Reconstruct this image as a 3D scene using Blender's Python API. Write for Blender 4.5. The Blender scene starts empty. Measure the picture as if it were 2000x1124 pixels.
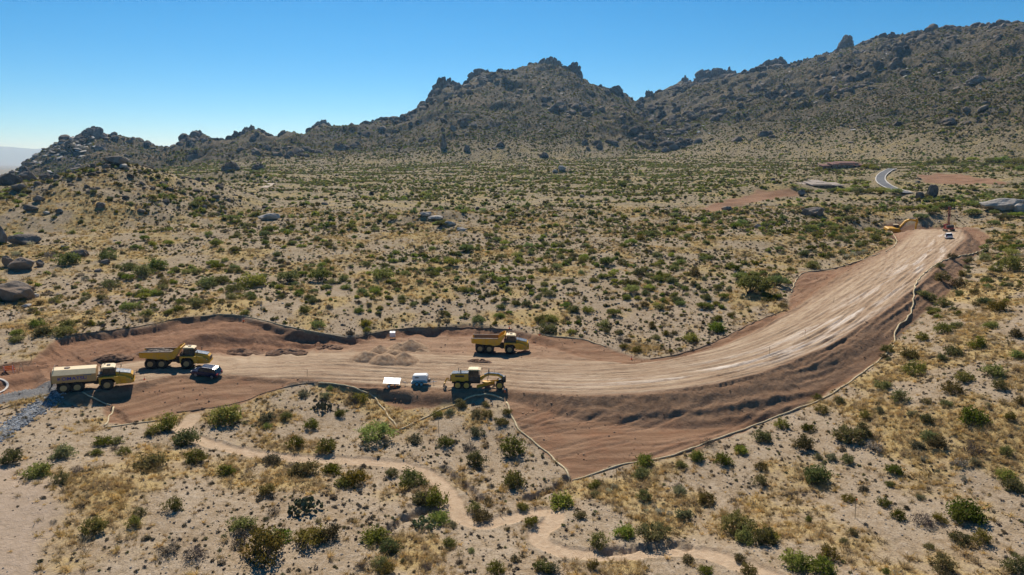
import bpy, bmesh, math, random
import numpy as np
from mathutils import Vector, Matrix, Euler
R = math.radians
rng = np.random.default_rng(7)
random.seed(7)
scene = bpy.context.scene

# ------------------------------------------------------------------ camera, sky, sun, exposure
CAM_H, PITCH, FPX = 37.0, R(10.4), 1333.0          # drone height above the pad, tilt, focal length in 2000 px
cam_d = bpy.data.cameras.new('camera'); cam = bpy.data.objects.new('camera', cam_d)
scene.collection.objects.link(cam); scene.camera = cam
cam.location = (0, 0, CAM_H); cam.rotation_euler = (math.pi/2 - PITCH, 0, 0)
cam_d.sensor_width = 36.0; cam_d.lens = 36.0*FPX/2000; cam_d.clip_start = 1.0; cam_d.clip_end = 60000.0

SUN_EL, SUN_AZ = R(45), R(-10)                     # azimuth from +Y towards +X
world = bpy.data.worlds.new('World'); scene.world = world; world.use_nodes = True
wn = world.node_tree; wn.nodes.clear()
sky = wn.nodes.new('ShaderNodeTexSky'); sky.sky_type = 'NISHITA'; sky.sun_disc = False
sky.sun_elevation = SUN_EL; sky.sun_rotation = SUN_AZ
sky.altitude = 3500; sky.air_density = 1.0; sky.dust_density = 0.0; sky.ozone_density = 4.0
bg = wn.nodes.new('ShaderNodeBackground'); bg.inputs['Strength'].default_value = 0.082
hs = wn.nodes.new('ShaderNodeHueSaturation'); hs.inputs['Hue'].default_value = .494; hs.inputs['Saturation'].default_value = 1.36   # the photograph's clear deep blue
wo = wn.nodes.new('ShaderNodeOutputWorld')
wn.links.new(sky.outputs[0], hs.inputs['Color']); wn.links.new(hs.outputs[0], bg.inputs[0]); wn.links.new(bg.outputs[0], wo.inputs[0])
sd = bpy.data.lights.new('sun', 'SUN'); sd.energy = 5.0; sd.angle = R(0.53); sd.color = (1.0, 0.92, 0.79)
sun = bpy.data.objects.new('sun', sd); scene.collection.objects.link(sun)
sunv = Vector((math.sin(SUN_AZ)*math.cos(SUN_EL), math.cos(SUN_AZ)*math.cos(SUN_EL), math.sin(SUN_EL)))
sun.rotation_euler = sunv.to_track_quat('Z', 'Y').to_euler(); sun.location = (0, 0, 300)
scene.view_settings.view_transform = 'Standard'; scene.view_settings.look = 'None'
scene.view_settings.exposure = 0.3; scene.view_settings.gamma = 1.0
scene.cycles.max_bounces = 6; scene.cycles.diffuse_bounces = 3; scene.cycles.transmission_bounces = 3
scene.cycles.volume_bounces = 0; scene.cycles.use_denoising = True
scene.cycles.caustics_reflective = False; scene.cycles.caustics_refractive = False

# ------------------------------------------------------------------ noise and pixel geometry
def _h(ix, iy, s):
    n = (ix.astype(np.int64)*374761393 + iy.astype(np.int64)*668265263 + s*1442695041) & 0xffffffff
    n = ((n ^ (n >> 13))*1274126177) & 0xffffffff
    return ((n ^ (n >> 16)) & 0xffff)/32767.5 - 1.0
def vnoise(x, y, s=0):
    x = np.asarray(x, float); y = np.asarray(y, float)
    ix = np.floor(x); iy = np.floor(y); fx = x-ix; fy = y-iy
    fx = fx*fx*fx*(fx*(fx*6-15)+10); fy = fy*fy*fy*(fy*(fy*6-15)+10)
    a = _h(ix, iy, s); b = _h(ix+1, iy, s); c = _h(ix, iy+1, s); d = _h(ix+1, iy+1, s)
    return (a+(b-a)*fx)*(1-fy) + (c+(d-c)*fx)*fy
def fbm(x, y, o=4, s=0, g=0.5):
    v = 0; a = 1; t = 0
    for k in range(o):
        v = v + a*vnoise(x*2**k+k*17.3, y*2**k-k*9.1, s+k); t += a; a *= g
    return v/t
def ridged(x, y, o=4, s=0):
    v = 0; a = 1; t = 0
    for k in range(o):
        v = v + a*(1-np.abs(vnoise(x*2**k+k*5.7, y*2**k+k*3.3, s+k))*2); t += a; a *= .5
    return v/t
def sstep(a, b, x):
    t = np.clip((x-a)/(b-a), 0, 1); return t*t*(3-2*t)
SP, CP = math.sin(PITCH), math.cos(PITCH)
def ray(px, py):
    u = (np.asarray(px, float)-1000)/FPX; v = (562-np.asarray(py, float))/FPX
    return u, CP+v*SP, -SP+v*CP
def at_z(px, py, z):                      # the point at optical depth z
    u, d, w = ray(px, py); return np.stack([u*z, d*z, CAM_H+w*z], -1)
def at_e(px, py, e):                      # the point at elevation e
    u, d, w = ray(px, py); z = (np.asarray(e, float)-CAM_H)/w
    return np.stack([u*z, d*z, np.asarray(e, float)+0*z], -1)
def project(x, y, z):                     # world -> 2000 px image and depth
    dz = z-CAM_H; dep = y*CP - dz*SP; v = y*SP + dz*CP
    return 1000+FPX*x/dep, 562-FPX*v/dep, dep

# ------------------------------------------------------------------ natural terrain
CE = np.array([(0,1124,-1),(500,1124,-2),(1000,1124,-3),(1500,1124,-3),(2000,1124,-2),(-400,1124,0),(2400,1124,-1),
 (0,950,1),(250,950,0),(600,950,-2),(900,960,-3.4),(1110,940,-4.3),(1400,960,-3.4),(1700,950,-2.5),(2000,950,-1),
 (370,830,-1.6),(620,765,-.2),(735,850,-2.6),(500,850,-2),(780,850,-3.6),(935,790,-1),(1000,840,-2.7),(1050,800,-1.2),(1150,812,-1.9),(1300,822,-2.2),(1500,790,-1.8),(1600,748,.2),
 (1300,895,-3.5),(1450,840,-2.6),(1600,780,-.6),(1720,700,2.6),(1790,580,7.2),(1850,510,10),(1930,470,12.4),
 (1800,800,2),(2000,800,3.5),(2000,650,8),(1900,600,8.5),(2000,520,11.5),(60,800,1.6),(-300,800,2.5),
 (40,680,3.2),(100,655,4.2),(280,635,4.0),(440,610,5.0),(560,638,2.8),(690,658,.6),(830,638,.9),(1000,642,.9),(1140,657,.8),(1240,695,0),
 (1400,665,1.2),(1540,600,3.6),(1570,530,6.2),(1690,505,8.4),(1730,436,13.0),(1920,448,13.5),
 (0,560,6),(250,560,6),(560,560,5.5),(850,570,4.5),(1100,570,4.5),(1300,560,5.5),(1430,540,7.5),
 (0,500,9),(300,500,8.5),(700,500,8.5),(1000,490,9),(1300,480,10),(1600,460,12.5),
 (0,440,13),(400,440,12.5),(800,430,13.5),(1200,430,13.5),(1500,420,15.5),(1800,420,16),(2000,420,17),(2300,430,17),(-300,450,13),
 (500,390,17),(900,385,17.5),(1300,380,19),(1600,380,19.5),(1900,385,20.5)], float)
CZ = np.array([(400,355,520),(800,345,620),(1200,340,620),(1600,345,520),(1730,338,560),(2000,332,560),(2400,330,560),
 (300,334,850),(700,320,1000),(1000,311,1050),(1300,302,1100),(1600,315,850),(1900,310,800),(0,352,420)], float)
P = np.concatenate([at_e(CE[:,0], CE[:,1], CE[:,2]), at_z(CZ[:,0], CZ[:,1], CZ[:,2]),
    np.array([(-525,700,14),(-760,1000,-15),(-1000,1300,-40),(-620,1020,12),(-330,1400,60),(300,1500,75),(1100,1300,75),(1500,1800,110),(0,2300,110),(-1500,2000,-60)], float)])
def _tps_fit(P, lam=0.02):
    X = P[:, :2]/100; n = len(X)
    r2 = ((X[:, None]-X[None])**2).sum(-1); K = np.where(r2 > 0, .5*r2*np.log(np.maximum(r2, 1e-12)), 0)
    A = np.zeros((n+3, n+3)); A[:n, :n] = K + lam*np.eye(n); A[:n, n] = 1; A[:n, n+1:] = X; A[n, :n] = 1; A[n+1:, :n] = X.T
    return X, np.linalg.solve(A, np.concatenate([P[:, 2], [0, 0, 0]]))
def _tps(fit, x, y):
    X, w = fit; n = len(X); sh = np.shape(x); x = np.ravel(x)/100; y = np.ravel(y)/100
    out = w[n] + w[n+1]*x + w[n+2]*y
    for i in range(n):
        r2 = (x-X[i, 0])**2 + (y-X[i, 1])**2
        out += w[i]*.5*r2*np.log(np.maximum(r2, 1e-9))
    return out.reshape(sh)
BASE = _tps_fit(P)

SK1 = np.array([(20,345),(40,325),(70,298),(100,275),(130,265),(160,258),(180,252),(200,258),(240,262),(280,275),(310,288),(330,289),(345,283),(365,268),(385,258),(400,265),(420,275),(445,276),(465,270),(475,260),(490,252),(505,258),(525,268),(545,270),(560,260),(575,262),(595,266),(615,250),(632,240),(645,247),(680,247),(700,245),(720,243),(745,233),(780,232),(800,225),(820,210),(840,193),(850,178),(862,168),(880,163),(905,160),(915,152),(930,140),(945,136),(965,138),(1000,133),(1030,126),(1060,119),(1075,117),(1090,123),(1105,128),(1120,130),(1130,145),(1150,160),(1175,170),(1200,174),(1215,180),(1240,195),(1255,207),(1275,235),(1300,262),(1330,290)], float)
SK2 = np.array([(1080,265),(1150,235),(1200,215),(1240,200),(1260,192),(1280,182),(1300,176),(1325,160),(1335,155),(1350,161),(1375,149),(1390,143),(1420,142),(1435,148),(1450,146),(1480,130),(1515,117),(1530,123),(1560,126),(1585,116),(1610,106),(1640,99),(1680,87),(1720,71),(1750,74),(1785,60),(1830,54),(1870,57),(1900,52),(1950,48),(2000,44),(2100,35),(2300,60)], float)
def _layer(sk, dep, foot):
    z = np.interp(sk[:, 0], *zip(*dep)); p = at_z(sk[:, 0], sk[:, 1], z); a = p[:, 0]/p[:, 1]
    fy = np.interp(sk[:, 0], *zip(*foot))
    ag = np.linspace(a[0], a[-1], 1200); rz = np.interp(ag, a, p[:, 2]); ry = np.interp(ag, a, p[:, 1]); fy = np.interp(ag, a, fy)
    k = np.exp(-.5*(np.arange(-160, 161)*(ag[1]-ag[0])/.035)**2); k /= k.sum()
    sm = lambda q: np.convolve(np.pad(q, 160, mode='edge'), k, 'valid')
    return ag, sm(rz), rz-sm(rz), ry, sm(fy), np.interp(ag, a, (p[:, 2]-CAM_H)/p[:, 1])
L1 = _layer(SK1, [(20,1250),(180,1300),(330,1450),(500,1550),(720,1700),(880,1600),(1075,1750),(1255,1650),(1330,1450)], [(20,900),(330,890),(720,985),(1000,1040),(1255,1080),(1330,1100)])
L2 = _layer(SK2, [(1080,2300),(1260,2250),(1440,2100),(1650,1950),(1800,1700),(2000,1500),(2300,1400)], [(1080,1350),(1260,1150),(1450,1000),(1650,900),(1800,810),(2000,730),(2300,700)])
def _mount(L, x, y, b, seed):
    ag, rs, det, ry, fy, sl = L
    a0 = x/np.maximum(y, 1.0)
    FY = np.interp(a0, ag, fy); RY = np.interp(a0, ag, ry)
    t0 = (y-FY)/(RY-FY)
    free = np.clip(1-t0, 0, 1)
    a = a0 + .045*vnoise(x/260, y/260, seed+50)*free
    RY = np.interp(a, ag, ry); RS = np.interp(a, ag, rs); DT = np.interp(a0, ag, det)
    t = (y-FY)/(RY-FY)
    g = np.where(t < 1, np.clip(t, 0, 1)**1.02, np.clip(1-(t-1)*1.3, 0, 1))
    g = g*sstep(ag[0]-.06, ag[0], a0)*sstep(ag[-1]+.06, ag[-1], a0)
    h = b*(1-g) + RS*g
    h = h + DT*np.where(t < 1, sstep(.80, 1, t), sstep(1.3, 1, t))
    amp = g*np.where(t < 1, .16+.84*(1-sstep(.5, 1, t)), .16)
    h = h + amp*(44*(ridged(x/260, y/300, 3, seed)-.25) + 22*(ridged(x/95, y/110, 3, seed+9)-.25)) + sstep(0, .25, g)*(9.0*ridged(x/34, y/40, 4, seed+20)-3.0)*(.6+.8*sstep(-.2, .5, fbm(x/150, y/150, 2, seed+31)))
    cap = CAM_H + np.interp(a0, ag, sl)*y + 2.5*vnoise(x/14, y/14, seed+61)     # no spur stands above the crest line
    return np.where((t0 < 1) & (g > .05), np.minimum(h, cap), h), g
HILL = at_z(222, 314, 320.); KNOLLS = [(at_z(862,424,285.), 20, 3.6, 8), (at_z(1780,440,268.), 28, -5.2, 11), (at_z(1095,333,650.), 22, 7, 14), (at_z(1500,378,390.), 34, 6, 14), (at_z(1590,415,300.), 26, 2, 14), (at_z(455,345,560.), 40, 9, 22)]
def relief(x, y):                         # ridges (+) and gullies (-) of the open desert
    wx = x + 9*vnoise(x/50, y/50, 13); wy = y + 9*vnoise(x/50+7, y/50, 14)
    return .62*ridged(wx/62, wy/44, 3, 11) + .5*fbm(wx/120, wy/80, 2, 3) - .22
def natural(x, y):
    b = _tps(BASE, x, y)
    r = np.hypot(x, y)
    am = sstep(148, 280, y)*(1-.5*sstep(900, 1500, y))
    b = b + am*3.0*relief(x, y)*(.45+.55*sstep(150, 280, y)) + .5*fbm(x/16, y/13, 3, 5)
    d = np.hypot(x-HILL[0], (y-HILL[1])*.8); q = np.clip(1-d/66, 0, 1)
    b = b + (HILL[2]-17.0)*q**1.02*(1+.12*(1-q)*ridged(x/14, y/14, 2, 8)) + sstep(0, .2, q)*.8*ridged(x/9, y/9, 2, 18)
    for (p, rx, hh, rr) in KNOLLS:
        e = ((x-p[0])/rx)**2 + ((y-p[1])/rr)**2
        b = b + hh*np.exp(-e)
    w = sstep(2500, 4200, r)
    h1, g1 = _mount(L1, x, y, b, 101); h2, g2 = _mount(L2, x, y, b, 201)
    m = np.maximum(np.maximum(h1, h2), b)
    far = -70 + 6*fbm(x/900, y/900, 3, 77) + 960*np.exp(-((y-34000)/4000)**2)*(.86+.22*fbm(x/2300, y/9000, 4, 78))
    return m*(1-w) + far*w, np.maximum(g1, g2)
def march(px, py, H):
    px = np.atleast_1d(np.asarray(px, float)); py = np.atleast_1d(np.asarray(py, float))
    u, d, w = ray(px, py); zs = 45*np.exp(np.linspace(0, math.log(2600/45), 420))
    X = u[:, None]*zs; Y = d[:, None]*zs; Z = CAM_H + w[:, None]*zs
    below = Z < H(X, Y); below[:, -1] = True
    i = below.argmax(1); lo = zs[np.maximum(i-1, 0)]; hi = zs[i]
    for _ in range(14):
        m = .5*(lo+hi); bl = (CAM_H+w*m) < H(u*m, d*m)
        hi = np.where(bl, m, hi); lo = np.where(bl, lo, m)
    return np.stack([u*hi, d*hi, CAM_H+w*hi], -1)

# ------------------------------------------------------------------ earthworks: pad, disturbed ground, trail
def densify(pts, step=12):
    pts = np.asarray(pts, float); out = []
    for a, b in zip(pts[:-1], pts[1:]):
        n = max(1, int(np.hypot(*(b-a)[:2])/step)); out += [a+(b-a)*k/n for k in range(n)]
    return np.array(out+[pts[-1]])
def smooth_line(pts, n=2):
    pts = np.asarray(pts, float)
    for _ in range(n):                    # Chaikin
        q = .75*pts[:-1]+.25*pts[1:]; r = .25*pts[:-1]+.75*pts[1:]
        pts = np.concatenate([pts[:1], np.stack([q, r], 1).reshape(-1, pts.shape[1]), pts[-1:]])
    return pts
def seg_dist(line, x, y, closed=False):
    """distance to a polyline; also arc position and signed side"""
    L = np.asarray(line)[:, :2]
    if closed: L = np.concatenate([L, L[:1]])
    best = np.full(x.shape, 1e9); s = np.zeros(x.shape); side = np.zeros(x.shape); acc = 0.0
    for a, b in zip(L[:-1], L[1:]):
        d = b-a; ln = math.hypot(*d)
        if ln < 1e-6: continue
        t = np.clip(((x-a[0])*d[0]+(y-a[1])*d[1])/ln**2, 0, 1)
        q = np.hypot(x-a[0]-t*d[0], y-a[1]-t*d[1]); m = q < best
        best = np.where(m, q, best); s = np.where(m, acc+t*ln, s)
        side = np.where(m, np.sign(d[0]*(y-a[1])-d[1]*(x-a[0])), side); acc += ln
    return best, s, side
def inside(poly, x, y):
    L = np.asarray(poly)[:, :2]; r = np.zeros(x.shape, bool)
    for a, b in zip(L, np.roll(L, -1, 0)):
        if a[1] == b[1]: continue
        c = ((a[1] > y) != (b[1] > y)) & (x < (b[0]-a[0])*(y-a[1])/(b[1]-a[1])+a[0]); r ^= c
    return r
def sdist(poly, x, y):
    d, _, _ = seg_dist(poly, x, y, True); return np.where(inside(poly, x, y), -d, d)
EX, EE = [-200,60,185,262,330,400,1200,1300,1400,1500,1600,1700,1750,1800,1850,2000], [2.6,2.5,2.4,2.2,1.0,0,0,.4,1.2,2.4,4.4,8.2,11,12.7,13.4,14]
def at_road(px):
    px = np.asarray(px, float); return at_e(px[:, 0], px[:, 1], np.interp(px[:, 0], EX, EE))
PAD = at_road([(95,718),(130,708),(200,702),(330,700),(400,694),(440,690),(520,684),(600,674),(690,667),(740,657),(830,650),(900,648),(1000,658),(1080,674),(1150,698),(1235,712),(1290,706),(1400,682),(1500,645),(1560,606),(1620,564),(1700,508),(1755,472),(1745,456),(1790,446),(1880,448),(1890,465),(1860,490),(1800,535),(1740,580),(1680,628),(1620,672),(1560,700),(1480,735),(1400,755),(1300,772),(1200,778),(1100,775),(1000,764),(900,764),(800,757),(700,752),(600,744),(540,746),(460,742),(340,738),(260,745),(160,768),(100,762)])
CENTRE = smooth_line(at_road([(-60,800),(60,768),(180,748),(345,727),(600,715),(900,722),(1100,738),(1250,735),(1400,715),(1500,690),(1600,645),(1700,575),(1800,500),(1850,455),(1870,430)]), 2)
ROADE = _tps_fit(np.concatenate([PAD, CENTRE[::3]]), .5)
NAT = lambda x, y: natural(x, y)[0]
DISTURBED_PX = [(60,705),(75,690),(110,662),(150,652),(200,648),(280,638),(350,622),(440,613),(500,625),(560,640),(620,650),(690,660),(720,652),(760,645),(830,640),(920,641),(1010,645),(1060,655),(1140,660),(1180,675),(1240,697),(1270,702),(1310,695),(1390,672),(1450,640),(1500,618),(1540,605),(1545,560),(1565,530),(1620,528),(1690,508),(1740,490),(1752,475),(1750,460),(1735,450),(1720,438),(1775,437),(1860,443),(1915,450),(1935,462),(1930,473),(1915,482),(1915,492),(1870,500),(1830,515),(1795,545),(1785,570),(1780,610),(1750,640),(1745,665),(1720,700),(1660,745),(1580,790),(1500,820),(1420,855),(1350,885),(1280,900),(1200,910),(1150,930),(1115,940),(1105,915),(1060,880),(1020,850),(1000,810),(985,782),(940,770),(890,785),(840,798),(790,800),(755,790),(735,775),(690,760),(620,750),(590,750),(520,768),(470,790),(400,802),(345,808),(300,815),(240,828),(205,825),(200,795),(160,778),(105,768),(60,772),(0,790),(-60,800),(-60,720),(0,712)]
DIST = march(*np.array(DISTURBED_PX).T, NAT)
GRAVEL = at_e(*np.array([(-40,765),(15,755),(60,742),(108,732),(112,752),(60,765),(5,778),(-40,790)]).T, 2.9)
BARE = march(*np.array([(-100,905),(40,915),(105,945),(120,1000),(95,1060),(75,1130),(-100,1130)]).T, NAT)
FARCUTS = [march(*np.array(q).T, NAT) for q in ([(1365,408),(1420,390),(1480,372),(1550,370),(1570,378),(1530,386),(1450,398),(1400,412)], [(1795,343),(1830,338),(1880,340),(1940,350),(1975,362),(1930,360),(1850,360),(1800,356)])]
def site(x, y, h):
    """cut and fill round the pad; returns height and the masks"""
    e = _tps(ROADE, x, y)
    d, _, _ = seg_dist(PAD, x, y, True); ins = inside(PAD, x, y)
    do = np.where(ins, 0, d)
    dc, s, side = seg_dist(CENTRE, x, y); u = dc*side
    wig = .9*fbm(x/7, y/7, 3, 31)
    do = np.maximum(do+wig*np.where(u < 0, .3, 1)*sstep(0, 2, do), 0)
    hi = e + .05 + (.50+.10*sstep(-15, -35, x))*do*(.85+.3*vnoise(x/9, y/9, 33)) + .5*sstep(4, 7, do); lo = e - .64*do
    g = np.minimum(np.maximum(h, lo), hi)
    wp = np.where(ins, sstep(0, 1.2, d), 0)
    sd = sdist(DIST, x, y) + .55*fbm(x/2.5, y/2.5, 2, 35)
    dirt = sstep(.5, -.5, sd)
    dirt = np.maximum(np.maximum(dirt, ins*1.0), sstep(.12, .4, np.abs(g-h)))
    bank = sstep(.2, 1.4, -sd)*(u > 4)*(x < 4)*(~ins)*sstep(0, 3, d)
    g = g - .65*bank                                                   # the scarp at the top of the dug bank
    fill = np.clip((g-h)/1.2, 0, 1); cut = np.clip((h-g)/1.0, 0, 1)
    rough = np.maximum(1-wp, sstep(8, 12, np.abs(u)))
    rel = .055*ridged(s/34, u/.75, 2, 41)*(1-rough*.5)*wp + .09*ridged(s/40, u/3.4, 2, 46)*wp
    rel = rel + rough*np.where(u < 0, .35, 1.0)*(.42*ridged(s/17, u/2.6, 3, 42)*(.4+.8*sstep(-.2, .6, fbm(x/22, y/16, 2, 45))) + .25*fbm(x/3, y/2.2, 3, 43) - .25)
    rel = rel + bank*(.55*ridged(s/14, u/3.2, 3, 48)-.2) + fill*(~ins)*(.30*ridged(s/24, u/1.7, 3, 49) - .22*np.abs(vnoise(s/1.3, u/10, 51)) + .18*fbm(x/1.6, y/1.6, 3, 52))
    rel = rel - cut*.5*np.abs(vnoise(s/2.2, u/14, 44))                       # rills down the cut face
    berm = .8*np.exp(-((do-1.6)/1.0)**2)*sstep(-.1, .5, vnoise(s/11, u*0+2, 47))*(u < 0)*sstep(0, -12, x)*(~ins)
    hh = g + (rel+berm)*dirt
    # wheel and track marks: pairs of ruts weaving along the road, straight passes over the lower bench
    rut = np.zeros(x.shape); rs = np.random.default_rng(90)
    def lay(v, on):
        nonlocal rut
        for off in (-1.15, 1.15):
            q = np.abs(v+off); rut = np.maximum(rut, np.exp(-(q/.30)**2)*on); hh[...] += on*(.055*np.exp(-((q-.62)/.22)**2) - .10*np.exp(-(q/.30)**2))
    for _ in range(46):
        u0, A, lam, ph, sl, s0, ln = rs.normal()*5.5, rs.random()*2.6, 14+30*rs.random(), rs.random()*6.28, rs.normal()*.05, rs.uniform(-10, 290), 30+80*rs.random()
        lay(u-u0-A*np.sin(s/lam+ph)-sl*(s-s0), dirt*np.where(np.abs(s-s0) < ln, 1, 0)*(.45+.55*rs.random())*np.clip(1-cut, 0, 1)*np.where(do < .5, 1, .3))
    low = dirt*(do > 2.5)*(u < 0)
    for k in range(10):
        a = R(rs.choice([20, 23, 26, 30, -54]) + rs.normal()*3); c = at_e(rs.uniform(1010, 1500), rs.uniform(800, 900), -3)
        lay((x-c[0])*math.sin(a)-(y-c[1])*math.cos(a), low*np.where(np.abs((x-c[0])*math.cos(a)+(y-c[1])*math.sin(a)) < rs.uniform(6, 22), 1, 0)*.9)
    return hh, dict(rut=rut, dirt=dirt, pad=wp*(1-sstep(9, 13, np.abs(u))*.7), s=s, u=u, fill=fill*dirt, cut=cut*dirt)
def H0(x, y):
    x = np.asarray(x, float); y = np.asarray(y, float)
    h, m = natural(x, y); h = np.array(h)
    k = (x > -150) & (x < 215) & (y > 70) & (y < 300)
    if k.any(): h[k] = site(x[k], y[k], h[k])[0]
    return h
TRAIL_PX = [(385,806),(372,822),(345,845),(400,864),(480,884),(560,894),(650,898),(740,903),(800,910),(845,930),(880,965),(892,998),(908,1018),(945,1026),(1000,1012),(1055,999),(1088,1000),(1080,1020),(1047,1042),(1058,1066),(1120,1082),(1200,1086),(1300,1073),(1380,1080),(1450,1105),(1520,1135)]
TRAIL = smooth_line(march(*smooth_line(TRAIL_PX, 2).T, H0), 1)
GULLY = [march(*np.array(q).T, H0) for q in ([(865,913),(893,935),(915,956),(940,977)], [(1108,935),(1090,955),(1062,962),(1030,975)], [(862,985),(825,1000),(790,1012),(765,1030),(750,1060)], [(1180,1076),(1240,1070),(1300,1062),(1340,1066)], [(215,800),(232,815),(250,826)])]
def H(x, y, masks=False):
    x = np.asarray(x, float); y = np.asarray(y, float); sh = x.shape; x = x.ravel(); y = y.ravel()
    h, mt = natural(x, y); h = np.array(h); n = len(x)
    M = {k: np.zeros(n) for k in ('dirt','pad','s','u','fill','cut','trail','grav','bare','rut')}; M['mtn'] = mt
    k = (x > -150) & (x < 215) & (y > 70) & (y < 300)
    if k.any():
        hk, mk = site(x[k], y[k], h[k]); h[k] = hk
        for q in mk: M[q][k] = mk[q]
    k = (x > -95) & (x < 60) & (y > 45) & (y < 125)
    if k.any():
        d, s, _ = seg_dist(TRAIL, x[k], y[k]); d = d + .3*fbm(x[k]/1.3, y[k]/1.3, 2, 61)
        w = sstep(1.4, .95, d); M['trail'][k] = np.maximum(w*(1-M['dirt'][k]), 0)
        h[k] -= .16*w - .10*np.exp(-((d-1.4)/.35)**2)
        for i, gl in enumerate(GULLY):
            d, s, _ = seg_dist(gl, x[k], y[k]); h[k] -= (.9-.12*i)*sstep(.9, .15, d+.4*fbm(x[k]/.8, y[k]/.8, 2, 66))
    k = (x > -130) & (x < -40) & (y > 40) & (y < 140)
    if k.any():
        w = sstep(.5, -.5, sdist(GRAVEL, x[k], y[k]) + .3*fbm(x[k]/.7, y[k]/.7, 2, 70)); M['grav'][k] = w
        M['bare'][k] = sstep(4, -2, sdist(BARE, x[k], y[k]) + 2.5*fbm(x[k]/4, y[k]/4, 3, 71))
    for f in FARCUTS:
        c = f.mean(0); k = np.hypot(x-c[0], y-c[1]) < 120
        if k.any():
            w = sstep(2, -2, sdist(f, x[k], y[k]) + 3*fbm(x[k]/8, y[k]/8, 2, 73)); M['dirt'][k] = np.maximum(M['dirt'][k], w); M['cut'][k] = np.maximum(M['cut'][k], w*.25); M['s'][k] = x[k]; M['u'][k] = y[k]*.3
    h = h.reshape(sh)
    if masks: return h, M
    return h
def drape(px, py):                       # pixels -> points on the finished ground
    return march(px, py, H)

# ------------------------------------------------------------------ node helpers
class NT:
    def __init__(s, name, disp=False):
        s.m = bpy.data.materials.new(name); s.m.use_nodes = True; s.t = s.m.node_tree; s.t.nodes.clear()
        s.out = s.t.nodes.new('ShaderNodeOutputMaterial')
    def n(s, typ, ins=None, **props):
        nd = s.t.nodes.new('ShaderNode'+typ)
        for k, v in props.items(): setattr(nd, k, v)
        for k, v in (ins or {}).items(): s.put(nd.inputs[k], v)
        return nd
    def put(s, sock, v):
        if isinstance(v, bpy.types.NodeSocket): s.t.links.new(v, sock)
        elif isinstance(v, bpy.types.Node): s.t.links.new(v.outputs[0], sock)
        else:
            if hasattr(sock.default_value, '__len__') and not hasattr(v, '__len__'): v = (v, v, v)
            if hasattr(v, '__len__') and len(sock.default_value) == 4 and len(v) == 3: v = (*v, 1)
            sock.default_value = v
    def math(s, op, a, b=0.0, c=None, clamp=False):
        nd = s.t.nodes.new('ShaderNodeMath'); nd.operation = op; nd.use_clamp = clamp
        s.put(nd.inputs[0], a); s.put(nd.inputs[1], b)
        if c is not None: s.put(nd.inputs[2], c)
        return nd.outputs[0]
    def mix(s, f, a, b):
        nd = s.t.nodes.new('ShaderNodeMix'); nd.data_type = 'RGBA'
        s.put(nd.inputs[0], f); s.put(nd.inputs[6], a); s.put(nd.inputs[7], b); return nd.outputs[2]
    def noise(s, vec, scale, detail=3, rough=.55):
        nd = s.n('TexNoise', {'Scale': scale, 'Detail': detail, 'Roughness': rough})
        if vec is not None: s.put(nd.inputs['Vector'], vec)
        return nd.outputs['Fac']
    def ramp(s, f, a, b):                 # smoothstep a..b
        nd = s.t.nodes.new('ShaderNodeMapRange'); nd.interpolation_type = 'SMOOTHSTEP'
        s.put(nd.inputs[0], f); nd.inputs[1].default_value = a; nd.inputs[2].default_value = b; return nd.outputs[0]
    def attr(s, name): return s.n('Attribute', attribute_name=name).outputs['Fac']
    def done(s, col, rough=.9, normal=None, spec=.15, metal=0., **kw):
        b = s.n('BsdfPrincipled', {'Base Color': col, 'Roughness': rough, 'Metallic': metal, 'Specular IOR Level': spec})
        for k, v in kw.items(): s.put(b.inputs[k], v)
        if normal is not None: s.put(b.inputs['Normal'], normal)
        s.t.links.new(b.outputs[0], s.out.inputs[0]); return s.m

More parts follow.
